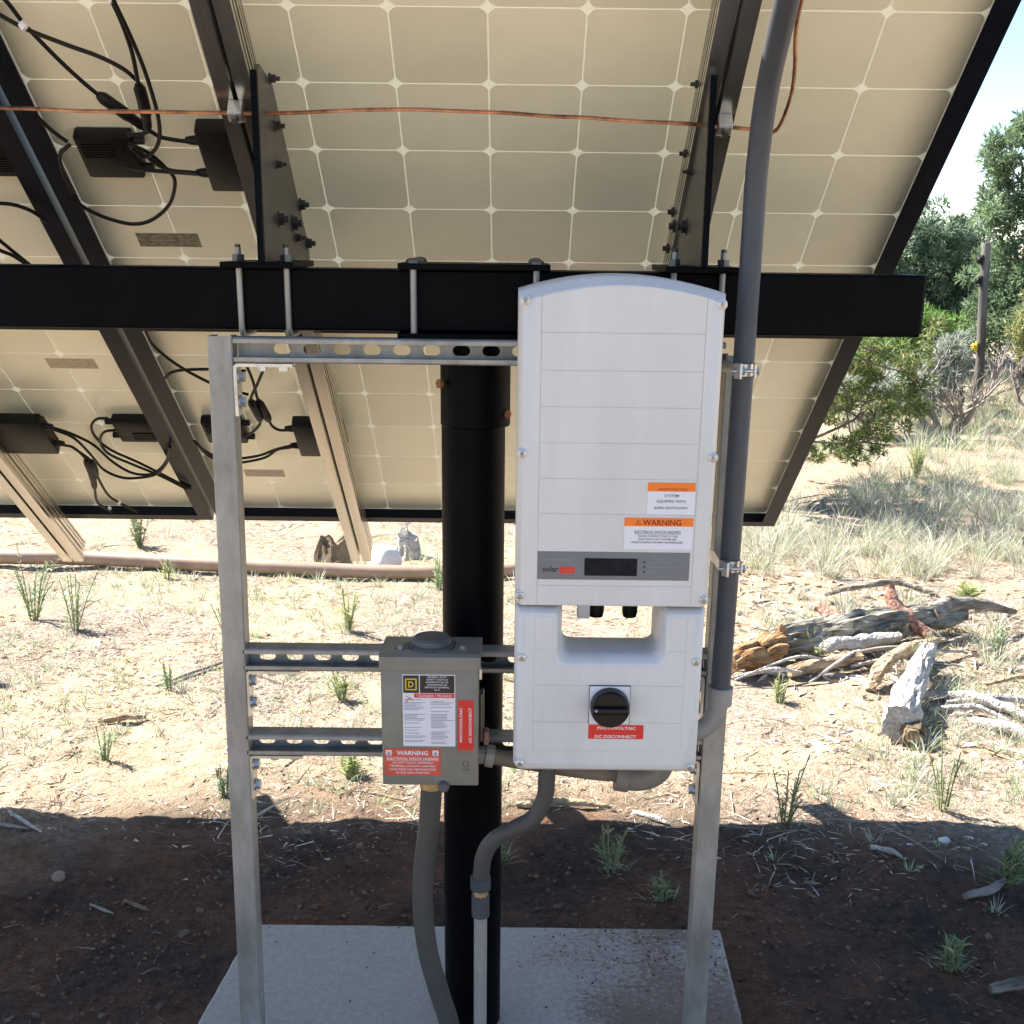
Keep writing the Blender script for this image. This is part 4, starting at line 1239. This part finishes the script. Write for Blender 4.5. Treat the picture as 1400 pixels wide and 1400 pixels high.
for k, (lab, a, b, r_, m) in enumerate(STK):
    mid = (a[0] * .5 + b[0] * .5 + .01, a[1] * .5 + b[1] * .5 - .012)
    log_thing('stick', lab, [(a[0], a[1], gz(*a) + r_), (mid[0], mid[1], gz(*mid) + r_ * 1.8), (b[0], b[1], gz(*b) + r_)], [r_ * .8, r_, r_ * .5], .35, 31 + k * 1.7, m, 6, 9, 'stick', 'sticks scattered on the ground')

def stump(name, label, c, r_, hgt, seed, m, spike=0):
    mb = MB()
    seg, rows = 44, 12
    rings = []
    for j in range(rows):
        f = j / (rows - 1)
        ring = []
        for k in range(seg):
            th = 2 * math.pi * k / seg
            top = hgt * (.75 + .3 * noise.noise(Vector((math.cos(th) * .8 + seed, math.sin(th) * .8, 0))) + .12 * noise.noise(Vector((math.cos(th) * 4 + seed, math.sin(th) * 4, 0))))
            if spike:
                top += spike * math.exp(-((math.sin((th - 2.0) / 2)) ** 2) * 30)
            rr_ = r_ * (1.15 - .35 * f) * (1 + .28 * noise.noise(Vector((math.cos(th) * 2.4 + seed, math.sin(th) * 2.4, f * 1.2))) + .14 * noise.noise(Vector((math.cos(th) * 7 + seed, math.sin(th) * 7, f * .8))))
            ring.append((c[0] + rr_ * math.cos(th), c[1] + rr_ * math.sin(th), c[2] + f * top))
        rings.append(ring)
    rings.append([(c[0] + .35 * (v[0] - c[0]), c[1] + .35 * (v[1] - c[1]), c[2] + (v[2] - c[2]) * .8) for v in rings[-1]])
    return solo(name, mb.loft(rings), m, label, 'stump', smooth=True)
stump('tree_stump', 'brown weathered stump left of the lower rail end', (-.925, 6.16, -.07), .085, .20, 1.5, 'stump', .03)
stump('tree_stump', 'pale jagged stump right of the lower rail end', (-.555, 6.33, -.07), .06, .16, 6.5, 'pale_wood', .07)
def rock(name, label, c, r_, seed, m, fl=.75):
    bm = bmesh.new()
    bmesh.ops.create_icosphere(bm, subdivisions=3, radius=1)
    for v in bm.verts:
        d = 1 + .28 * noise.noise(v.co * 1.2 + Vector((seed, 0, 0))) + .1 * noise.noise(v.co * 3.5 + Vector((0, seed, 0)))
        v.co = Vector((c[0] + v.co.x * d * r_, c[1] + v.co.y * d * r_, c[2] + v.co.z * d * r_ * fl))
    return solo(name, MB().frombm(bm), m, label, 'rock', smooth=True)
rock('rock', 'white rock between the two stumps behind the pipe', (-.66, 6.09, -.0), .085, 2.3, 'rock', .9)
rock('rock', 'small pale stone at the shadow edge on the right', (1.20, 3.06, -.02), .022, 5.3, 'rock')
rock('rock', 'small tan stone in the shade on the far left', (-1.16, 2.82, -.02), .017, 8.1, 'tan_stone')

# ------------------------------------------------------------------ vegetation
def blades(mb, bases, dirs, lens, wids, cols, droop=.4, segs=3, colt=None):
    """curved tapering blades; all arrays numpy (n,3)/(n,)"""
    n = len(bases)
    side = np.cross(dirs, np.array([0, 0, 1.0]))
    nr = np.linalg.norm(side, axis=1, keepdims=True)
    nr[nr < 1e-4] = 1
    side = side / nr
    rot = rng.uniform(0, 2 * np.pi, n)[:, None]
    side = side * np.cos(rot) + np.cross(dirs, side) * np.sin(rot)
    horiz = dirs * np.array([1, 1, 0])
    rows = []
    for k in range(segs + 1):
        f = k / segs
        p = bases + dirs * (lens * f)[:, None] + (horiz * .6 + np.array([0, 0, -.5])) * (droop * lens * f * f)[:, None]
        w = (wids * (1 - f) ** .7 * .5)[:, None]
        if k < segs:
            rows += [p - side * w, p + side * w]
        else:
            rows += [p]
    V = np.stack(rows, 1)                       # n, m, 3
    m = V.shape[1]
    o = len(mb.v)
    mb.v += [tuple(v) for v in V.reshape(-1, 3).tolist()]
    cc = np.repeat(cols[:, None, :], m, 1)
    mb.c += [tuple(v) for v in cc.reshape(-1, 3).tolist()]
    for i in range(n):
        b = o + i * m
        for k in range(segs - 1):
            mb.f.append((b + 2 * k, b + 2 * k + 1, b + 2 * k + 3, b + 2 * k + 2))
        mb.f.append((b + 2 * segs - 2, b + 2 * segs - 1, b + 2 * segs))

def raw(name, mb, m, off=(0, 0, 0)):
    me = bpy.data.meshes.new(name)
    o = np.array(off)
    me.from_pydata((np.array(mb.v) - o).tolist(), [], mb.f)
    if mb.c:
        ca = me.color_attributes.new('Col', 'FLOAT_COLOR', 'POINT')
        arr = np.ones((len(mb.v), 4), np.float32)
        arr[:, :3] = np.array(mb.c, np.float32)
        ca.data.foreach_set('color', arr.ravel())
    me.materials.append(M[m])
    return me

def unit(v):
    return v / np.maximum(np.linalg.norm(v, axis=-1, keepdims=True), 1e-6)
def pal(cols, n, jit=.25):
    c = np.array(cols)[rng.integers(0, len(cols), n)]
    return np.clip(c * rng.uniform(1 - jit, 1 + jit, (n, 1)), 0, 1)

# straw, needles and bark litter
def litter():
    mb = MB()
    def scatter(n, xr, yr, lmin, lmax, w0, w1, cols, keep=None):
        x = rng.uniform(*xr, n)
        y = yr[0] + (yr[1] - yr[0]) * rng.uniform(0, 1, n) ** 1.35
        if keep is not None:
            kk = np.array([keep(a, b) for a, b in zip(x, y)])
            x, y = x[kk], y[kk]
        n = len(x)
        z = np.array([gz(a, b) for a, b in zip(x, y)])
        ang = rng.uniform(0, 2 * np.pi, n)
        d = unit(np.stack([np.cos(ang), np.sin(ang), rng.uniform(-.05, .28, n)], 1))
        L = rng.uniform(lmin, lmax, n)
        base = np.stack([x, y, z + .003], 1)
        blades(mb, base, d, L, rng.uniform(w0, w1, n), pal(cols, n), .3, 2)
    out_pad = lambda a, b: not (-.68 < a < .51 and b < 2.6)
    rnd = random.Random(4)
    edge = lambda a, b: b > 2.9 + .3 * noise.noise(Vector((a * 1.7, 1.3, 0))) + .45 * rnd.random() ** 1.5
    dense = lambda a, b: edge(a, b) and noise.noise(Vector((a * 1.4, b * 1.4, 2))) > -.16
    pale = [(.58, .51, .43), (.5, .42, .33), (.64, .59, .53), (.42, .33, .25), (.29, .21, .15), (.16, .11, .08), (.2, .15, .11), (.46, .41, .3)]
    scatter(42000, (-3.2, 3.0), (2.75, 7.5), .012, .06, .0015, .0042, pale, dense)
    scatter(6000, (-3.4, 3.2), (2.85, 8.5), .04, .12, .002, .005, pale, dense)
    scatter(5500, (-2.2, 2.2), (2.75, 5.0), .008, .025, .003, .009, pale, edge)
    scatter(1100, (-1.8, 1.9), (2.2, 3.1), .01, .05, .0015, .004, [(.16, .11, .08), (.1, .065, .045), (.26, .2, .15)], out_pad)
    scatter(350, (-3, 3), (3.15, 7.5), .1, .3, .004, .009, [(.3, .22, .16), (.45, .38, .3), (.2, .14, .1)], dense)
    scatter(900, (.75, 2.5), (4.5, 6.0), .02, .09, .008, .028, [(.7, .67, .62), (.6, .56, .5), (.45, .4, .34), (.4, .22, .15), (.5, .36, .22)])
    scatter(260, (1.0, 2.2), (3.7, 4.6), .02, .1, .006, .022, [(.7, .67, .62), (.6, .56, .5), (.4, .28, .18)])
    o = bpy.data.objects.new('ground_litter', raw('ground_litter', mb, 'litter'))
    C.objects.link(o)
    props(o, 'pale straw, needles and twigs strewn over the ground', kind='stuff')
litter()

def pebbles():
    mb = MB()
    bm = bmesh.new()
    bmesh.ops.create_icosphere(bm, subdivisions=1, radius=1)
    bv = np.array([v.co[:] for v in bm.verts])
    bm.verts.index_update()
    bf = [tuple(v.index for v in f.verts) for f in bm.faces]
    bm.free()
    for i in range(6000):
        x = rng.uniform(-1.9, 1.9)
        y = 2.15 + rng.uniform(0, 1) * 1.2
        if (-.7 < x < .53 and y < 2.6) or math.hypot(.62 * x, y - 1.9) > 1.15:
            continue
        r_ = rng.uniform(.002, .007) if rng.random() < .985 else rng.uniform(.007, .014)
        v = bv * (1 + rng.uniform(-.4, .4, (len(bv), 1))) * np.array([r_, r_, r_ * .7]) + np.array([x, y, gz(x, y) + r_ * .2])
        o = len(mb.v)
        mb.v += [tuple(q) for q in v.tolist()]
        mb.f += [tuple(k + o for k in f) for f in bf]
        c = pal([(.12, .065, .042), (.08, .045, .03), (.2, .11, .065), (.16, .09, .055), (.14, .1, .075)], 1)[0]
        mb.c += [tuple(c)] * len(bv)
    for i in range(900):                      # crumbs of soil blown on to the slab
        x, y = rng.uniform(-.6, .5), 2.56 - abs(rng.normal(0, .16))
        if rng.random() > max(.04, (x - .05) / .4) or y < 1.9:
            continue
        r_ = rng.uniform(.001, .0035)
        v = bv * (1 + rng.uniform(-.4, .4, (len(bv), 1))) * np.array([r_, r_, r_ * .6]) + np.array([x, y, .001])
        o = len(mb.v)
        mb.v += [tuple(q) for q in v.tolist()]
        mb.f += [tuple(k + o for k in f) for f in bf]
        mb.c += [tuple(pal([(.12, .065, .042), (.16, .09, .055), (.2, .14, .1)], 1)[0])] * len(bv)
    o = bpy.data.objects.new('soil_clods', raw('soil_clods', mb, 'litter'))
    C.objects.link(o)
    props(o, 'clods and pebbles on the dug soil', kind='stuff')
pebbles()

DRY = [(.56, .52, .42), (.64, .61, .52), (.46, .43, .34), (.45, .46, .39), (.6, .57, .48), (.32, .33, .25), (.3, .25, .18)]
GRN = [(.36, .45, .2), (.42, .5, .25), (.3, .41, .22), (.36, .46, .3)]
def grass():
    mb = MB()
    tufts = []
    def area(n, xr, yr, dens, hmin, hmax, nb, mixg):
        for _ in range(n):
            x, y = rng.uniform(*xr), rng.uniform(*yr)
            if noise.noise(Vector((x * .8, y * .8, 11))) < dens:
                continue
            tufts.append((x, y, rng.uniform(hmin, hmax), nb, mixg))
    area(330, (.8, 3.4), (6.0, 7.8), -.25, .12, .34, 46, .25)
    area(110, (.75, 3.2), (5.0, 6.0), .02, .06, .2, 36, .12)
    area(330, (1.7, 4.8), (7.8, 9.2), .0, .10, .28, 30, .4)
    area(800, (1.8, 7), (9.2, 15), -.4, .15, .42, 30, .45)
    area(2000, (-3.2, .8), (3.25, 6.2), .02, .02, .085, 12, .75)
    area(420, (.55, 2.6), (3.25, 5.4), .0, .03, .11, 18, .7)
    area(330, (.5, 2.4), (3.25, 5.2), -.15, .04, .15, 26, .4)
    area(170, (.9, 3.4), (3.4, 5.6), -.15, .06, .2, 30, .2)
    area(260, (-3.2, .6), (3.3, 6), -.05, .03, .12, 18, .3)
    area(240, (-4.5, 1.5), (6.0, 9.5), -.1, .05, .16, 22, .35)
    area(26, (.7, 1.9), (2.3, 3.2), -.1, .03, .07, 18, 1.6)
    for (x, y, hgt, nb, mg) in tufts:
        n = int(nb * rng.uniform(.6, 1.2))
        a = rng.uniform(0, 2 * np.pi, n)
        lean = rng.uniform(.08, .75, n)
        d = unit(np.stack([np.cos(a) * lean, np.sin(a) * lean, np.ones(n)], 1))
        sp = hgt * .25
        bx, by = x + np.cos(a) * sp * rng.uniform(0, 1, n), y + np.sin(a) * sp * rng.uniform(0, 1, n)
        b = np.stack([bx, by, np.full(n, gz(x, y) - .005)], 1)
        green = rng.random(n) < (mg if rng.random() < .6 else mg * .2)
        cols = np.where(green[:, None], pal(GRN, n), pal(DRY, n))
        blades(mb, b, d, hgt * rng.uniform(.5, 1.15, n), rng.uniform(.0016, .0034, n) * (1 + y * .06), cols, .55, 3)
    o = bpy.data.objects.new('dry_grass', raw('dry_grass', mb, 'grass'))
    C.objects.link(o)
    props(o, 'bleached dry grass growing in tufts over the ground', kind='stuff')
grass()

def weed(label, x, y, hgt, nst, leafL, cols, spread=.35):
    nst, leafL = int(nst * 1.5) + 1, leafL * .85
    z = gz(x, y)
    hgt *= .8
    t = thing('weed', label, 'weed', (x, y, z), None, 'green weeds')
    st, lf = MB(), MB()
    for k in range(nst):
        a = random.uniform(0, 2 * math.pi)
        l_ = random.uniform(.1, spread)
        hh = hgt * random.uniform(.4, 1.1)
        l_ *= random.uniform(.7, 1.9)
        top = Vector((x + math.cos(a) * l_ * hh, y + math.sin(a) * l_ * hh, z + hh))
        b = Vector((x + math.cos(a) * .01, y + math.sin(a) * .01, z - .005))
        mid = b.lerp(top, .5) + Vector((0, 0, .08 * hgt))
        pth = spline([b, mid, top], 5)
        st.tube(pth, [.0022 * (1 - .6 * i / len(pth)) + .0006 for i in range(len(pth))], 5)
        m_ = max(8, int(hgt * 110))
        f = rng.uniform(.12, 1, m_)
        idx = (f * (len(pth) - 1)).astype(int)
        base = np.array([pth[i][:] for i in idx])
        aa = rng.uniform(0, 2 * np.pi, m_)
        d = unit(np.stack([np.cos(aa), np.sin(aa), rng.uniform(.5, 2.2, m_)], 1))
        dryf = rng.random(m_) < .2
        blades(lf, base, d, leafL * rng.uniform(.4, 1.3, m_) * (1.2 - .6 * f), leafL * rng.uniform(.07, .15, m_), np.where(dryf[:, None], pal([(.5, .45, .3), (.42, .36, .24)], m_), pal(cols, m_, .35)), .6, 2)
    nb_ = 26
    ab = rng.uniform(0, 2 * np.pi, nb_)
    lb_ = rng.uniform(.2, 1.2, nb_)
    bb = np.stack([x + np.cos(ab) * rng.uniform(0, .05, nb_), y + np.sin(ab) * rng.uniform(0, .05, nb_), np.full(nb_, z - .004)], 1)
    blades(lf, bb, unit(np.stack([np.cos(ab) * lb_, np.sin(ab) * lb_, np.ones(nb_)], 1)), rng.uniform(.02, .07, nb_) + hgt * .15, rng.uniform(.0015, .003, nb_), np.where(rng.random(nb_)[:, None] < .45, pal(cols, nb_), pal(DRY, nb_)), .6, 3)
    part('stem', st, 'leaf_stem', t)
    o = bpy.data.objects.new('foliage', raw('foliage', lf, 'leaf', (x, y, z)))
    C.objects.link(o)
    o.parent = t
M['leaf_stem'] = mat('green_stem', (.2, .22, .1), .7)
GB = [(.36, .48, .27), (.42, .52, .31), (.32, .43, .26)]
GY = [(.42, .5, .2), (.36, .45, .17), (.48, .5, .26)]
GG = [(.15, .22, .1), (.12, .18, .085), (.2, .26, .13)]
GS = [(.3, .4, .29), (.36, .44, .34)]
WEEDS = [
 ('tall feathery weed at the far left edge before the pipe', -2.10, 5.15, .42, 9, .05, GB), ('leafy upright weed at the end of the tan rail', -1.86, 4.98, .30, 5, .06, GB),
 ('green weed behind the pipe, right of the tan rail', -2.03, 6.5, .30, 10, .06, GG), ('green weed on the pipe midway to the left post', -1.70, 5.83, .13, 5, .05, GY),
 ('bluish weed patch at the left edge below the tall one', -1.95, 4.35, .12, 9, .05, GS), ('pale weed beside the left post, below the pipe', -1.18, 4.86, .20, 8, .05, GB),
 ('small weed left of the post at disconnect box height', -1.27, 4.28, .14, 5, .05, GB), ('weed close to the left post near the shadow edge', -.86, 3.36, .14, 6, .05, GS),
 ('bright green grass tuft below the lowest strut rail', -.50, 3.52, .10, 16, .07, GY), ('weed seen between the left post and the pole', -.70, 5.0, .22, 8, .05, GY),
 ('narrow weed standing alone on the left sand', -1.30, 3.62, .13, 4, .05, GB), ('green weed leaning on the pipe beside the black pole', -.36, 5.72, .22, 7, .05, GB),
 ('weed seen in the frame opening above the lowest rail', -.62, 4.2, .14, 8, .06, GY), ('bright green tuft behind the red branch', 2.12, 5.5, .14, 20, .09, GY),
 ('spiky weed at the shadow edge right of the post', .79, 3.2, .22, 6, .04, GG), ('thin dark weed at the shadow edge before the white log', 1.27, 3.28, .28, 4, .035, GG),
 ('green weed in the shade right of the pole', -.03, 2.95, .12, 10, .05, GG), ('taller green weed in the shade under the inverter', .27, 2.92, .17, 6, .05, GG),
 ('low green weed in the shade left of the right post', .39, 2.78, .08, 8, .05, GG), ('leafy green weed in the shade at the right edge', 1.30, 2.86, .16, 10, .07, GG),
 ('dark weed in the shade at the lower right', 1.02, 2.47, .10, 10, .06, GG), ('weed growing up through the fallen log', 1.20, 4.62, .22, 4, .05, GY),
 ('weed between conduit foot and white log', .98, 4.2, .13, 8, .05, GY), ('bluish green weed right of the white log', 1.60, 4.5, .2, 8, .05, GS),
 ('green bush-like weed on the far sand below the juniper', 2.92, 8.85, .3, 26, .05, GY, .4), ('weed at the right edge beyond the pale sticks', 1.98, 4.75, .18, 8, .06, GS)]
random.seed(77)
for w_ in WEEDS:
    weed(*w_)

def foliage_clumps(mb, cents, rads, nleaf, L, wd, cols, up=.35):
    for c, r_ in zip(cents, rads):
        n = int(nleaf * rng.uniform(.7, 1.3))
        d = unit(rng.normal(size=(n, 3)))
        p = np.array(c) + d * r_ * (rng.uniform(.15, 1, (n, 1)) ** .6) * np.array([1, 1, .8])
        dd = unit(d + rng.normal(size=(n, 3)) * .45 + np.array([0, 0, up]))
        tone = rng.uniform(.75, 1.25)
        blades(mb, p, dd, L * rng.uniform(.6, 1.3, n), wd * rng.uniform(.7, 1.2, n), np.clip(pal(cols, n, .25) * tone, 0, 1), .1, 2)

def tree(name, label, base, hgt, ells, nclump, crad, nleaf, L, wd, cols, seed, cat='tree', trunk_r=.09, group=None):
    global rng
    rng = np.random.default_rng(seed)
    t = thing(name, label, cat, base, None, group)
    cents = []
    tot = sum((e[3] * e[4] * e[5]) ** .6 for e in ells)
    for (ex, ey, ez, rx, ry, rz) in ells:
        k = max(3, int(nclump * (rx * ry * rz) ** .6 / tot))
        d = unit(rng.normal(size=(k, 3)))
        rad = rng.uniform(.25, 1.08, (k, 1)) ** .5
        q = np.array([ex, ey, ez]) + d * rad * np.array([rx, ry, rz])
        cents += [tuple(v) for v in q.tolist() if v[2] > base[2] + .05]
    mb = MB()
    foliage_clumps(mb, cents, rng.uniform(.6, 1.3, len(cents)) * crad, nleaf, L, wd, cols)
    tr = MB()
    mid = Vector((base[0] + .08, base[1], base[2] + hgt * .45))
    top = Vector((ells[0][0], ells[0][1], ells[0][2]))
    b = Vector(base)
    P = spline([b + Vector((0, 0, -.1)), b.lerp(mid, .5) + Vector((.05, 0, 0)), mid, top], 5)
    tr.tube(P, [trunk_r * (1 - .75 * i / len(P)) for i in range(len(P))], 9, True, .4, seed)
    random.seed(seed)
    for c in random.sample(cents, min(46, len(cents))):
        s_ = P[random.randint(len(P) // 5, len(P) - 1)]
        c = Vector(c)
        dl = (c - s_).length
        w_ = lambda k: Vector((random.uniform(-k, k), random.uniform(-k, k), random.uniform(-k * .4, k))) * dl
        q = spline([s_, s_.lerp(c, .3) + w_(.12), s_.lerp(c, .6) + w_(.12), s_.lerp(c, .82) + w_(.06), c], 3)
        tr.tube(q, [trunk_r * .17 * (1 - .8 * i / len(q)) for i in range(len(q))], 5)
    part('trunk', tr, 'trunk', t, True)
    o = bpy.data.objects.new('crown', raw('crown', mb, 'leaf', base))
    C.objects.link(o)
    o.parent = t
    return t
JUN = [(.14, .2, .1), (.18, .24, .13), (.11, .165, .09), (.21, .26, .14)]
BLU = [(.16, .235, .165), (.2, .275, .2), (.13, .195, .14), (.23, .29, .2)]
OLV = [(.22, .26, .11), (.16, .21, .1), (.27, .29, .13), (.33, .28, .11)]
BLU2 = [(.14, .21, .14), (.18, .255, .17), (.11, .165, .11), (.22, .28, .18)]
JUN2 = [(.13, .2, .1), (.17, .24, .125), (.105, .165, .09), (.2, .26, .14), (.16, .225, .155)]
DRK = [(.1, .15, .055), (.13, .185, .065), (.16, .21, .075), (.27, .25, .09)]
tree('juniper_tree', 'low dark juniper with drooping branches right behind the array', (1.3, 7.9, gz(1.3, 7.9)), 1.7,
     [(1.4, 7.9, 1.3, .72, .7, .6), (2.12, 8.6, .55, .3, .3, .22), (2.45, 8.6, .42, .35, .3, .17), (2.3, 8.6, .85, .28, .3, .14), (2.72, 8.5, .75, .12, .2, .17), (2.8, 8.5, 1.0, .07, .1, .14), (2.2, 8.6, .17, .3, .25, .06), (2.45, 8.6, .2, .2, .2, .05), (2.55, 8.6, .78, .22, .25, .14), (2.68, 8.6, .5, .16, .2, .1)], 330, .055, 62, .042, .013, DRK, 41, trunk_r=.08)
tree('juniper_tree', 'round bluish green juniper left of the fence post', (5.2, 16.2, gz(5.2, 16.2)), 2.2,
     [(4.85, 16, 1.42, .7, .7, .78), (5.5, 16.2, 1.2, .5, .6, .66), (4.3, 16, .9, .7, .7, .75), (5.0, 16, .6, 1.0, .7, .45)], 560, .14, 140, .06, .023, BLU2, 42, trunk_r=.1)
tree('pinyon_tree', 'tall pinyon tree cut by the right edge behind the fence post', (5.75, 14.2, gz(5.75, 14.2)), 3.4,
     [(5.75, 14, 2.05, .72, .7, .42), (5.9, 14, 2.75, .62, .6, .42), (6.05, 14, 3.35, .4, .5, .4), (5.85, 14, 1.2, .85, .8, .55), (5.45, 13.8, .8, .5, .6, .4), (6.6, 14.2, 1.8, .7, .7, 1.1), (5.13, 13.9, 2.5, .17, .3, .2), (5.12, 13.8, 1.88, .2, .3, .14)], 620, .13, 135, .062, .021, JUN2, 43, trunk_r=.12)
tree('juniper_tree', 'grey green juniper behind the fence post, between the larger trees', (5.6, 17.5, gz(5.6, 17.5)), 1.7,
     [(5.75, 17.5, .95, .6, .6, .6), (6.3, 17.5, .9, .6, .6, .7), (5.2, 17.3, .6, .6, .6, .5)], 260, .15, 100, .075, .032, BLU2, 52, trunk_r=.08)
tree('pinyon_tree', 'yellowish olive bush at the right edge below the pinyon', (5.3, 12.4, gz(5.3, 12.4)), 1.3,
     [(5.2, 12.4, .85, .25, .4, .4), (5.45, 12.4, .6, .4, .4, .45)], 90, .12, 90, .06, .018, OLV, 44, 'bush', .04)
tree('juniper_tree', 'green juniper glimpsed through the gap between panel columns', (-5.9, 16, gz(-5.9, 16)), 2.2,
     [(-5.9, 16, 1.3, 1.0, .8, .95), (-5.0, 16, .9, .9, .8, .8)], 130, .2, 70, .1, .035, JUN, 45)
tree('green_bush', 'bright green bush just beyond the beam end', (4.15, 12.6, gz(4.15, 12.6)), .9,
     [(4.05, 12.6, .78, .34, .4, .2), (3.75, 12.6, .6, .3, .3, .3)], 90, .11, 100, .07, .02, [(.15, .26, .06), (.12, .22, .06), (.2, .3, .08)], 46, 'bush', .03)
tree('sagebrush', 'silvery grey sagebrush left of the fence post', (4.0, 11.4, gz(4.0, 11.4)), .75,
     [(3.85, 11.4, .45, .26, .3, .24), (3.98, 11.4, .66, .14, .2, .16), (3.65, 11.3, .3, .22, .3, .15)], 100, .09, 110, .06, .012, [(.3, .33, .27), (.36, .38, .31), (.24, .27, .21)], 47, 'shrub', .03)
SG = [(.3, .33, .27), (.36, .38, .31), (.24, .27, .21)]
tree('sagebrush', 'pale sagebrush under the beam end, behind the drooping juniper', (2.95, 10.6, gz(2.95, 10.6)), .6,
     [(2.95, 10.6, .3, .4, .3, .22), (3.2, 10.6, .4, .25, .3, .2)], 90, .08, 90, .055, .012, SG, 53, 'shrub', .02)
tree('sagebrush', 'pale sagebrush right of the fence post at the right edge', (5.25, 11.2, gz(5.25, 11.2)), .6,
     [(5.2, 11.2, .28, .35, .3, .22), (4.9, 11.0, .2, .25, .3, .14)], 70, .08, 90, .055, .012, SG, 54, 'shrub', .02)
tree('green_bush', 'rounded grey green bush behind the sagebrush, below the round juniper', (3.5, 13.6, gz(3.5, 13.6)), .9,
     [(3.4, 13.6, .5, .7, .4, .42), (4.2, 13.8, .5, .5, .4, .35)], 170, .11, 100, .06, .02, BLU2, 55, 'bush', .03)
tree('green_bush', 'low dark green bush behind the lower frame gap on the left', (-3.7, 12, gz(-3.7, 12)), .9,
     [(-3.7, 12, .35, .9, .5, .38)], 60, .14, 70, .08, .03, [(.16, .28, .06), (.1, .2, .05)], 48, 'bush', .03)

def dead_shrub(label, base, hgt, width, seed, nmain):
    random.seed(seed)
    t = thing('dead_shrub', label, 'shrub', base, None, 'bare grey shrubs')
    mb = MB()
    def grow(p, d, L, r_, lev):
        q = [p]
        dd = d.copy()
        for k in range(4):
            dd = (dd + Vector((random.uniform(-.3, .3), random.uniform(-.3, .3), random.uniform(-.1, .22)))).normalized()
            q.append(q[-1] + dd * L / 4)
        mb.tube(q, [r_ * (1 - .5 * i / 4) for i in range(5)], 5 if lev else 7)
        if lev < 3:
            for k in range(random.randint(3, 4)):
                s_ = q[random.randint(1, 4)]
                nd = (dd + Vector((random.uniform(-1, 1), random.uniform(-.8, .8), random.uniform(-.25, .7)))).normalized()
                grow(s_, nd, L * random.uniform(.5, .75), max(r_ * .5, .004), lev + 1)
    for k in range(nmain):
        a = -1 + 2 * (k + .5) / nmain
        d = Vector((a * width, random.uniform(-.3, .3), 1)).normalized()
        grow(Vector(base) + Vector((a * .12, 0, 0)), d, hgt * .62, .032, 0)
    part('branches', mb, 'twig', t)
dead_shrub('bare grey shrub with twisted trunks below the beam end', (3.70, 10.6, gz(3.7, 10.6)), .75, .9, 61, 4)
dead_shrub('bare grey shrub at the right edge right of the fence post', (4.95, 11.6, gz(4.95, 11.6)), .65, .6, 62, 3)

fp_ = thing('fence_post', 'leaning weathered wooden fence post with insulators', 'post', (4.84, 13, gz(4.84, 13)))
part('post_shaft', MB().tube([(4.845, 13, -.3), (4.82, 13, .4), (4.77, 13, 1.0), (4.735, 13, 1.57), (4.733, 13, 1.59)], [.047, .046, .045, .044, .038], 14, True, .15, 3), 'post_wood', fp_, True)
for z, m in ((1.42, 'rubber'), (1.22, 'rubber'), (.57, 'plastic_yellow')):
    x = 4.845 - (z + .3) * .057
    part('insulator', MB().tube([(x - .04, 12.985, z), (x - .07, 12.98, z), (x - .085, 12.978, z), (x - .10, 12.975, z)], [.015, .034, .034, .012], 12), m, fp_, True)
    part('nail_plate', MB().box(x - .056, x - .04, 12.95, 12.99, z - .05, z + .05), m, fp_)
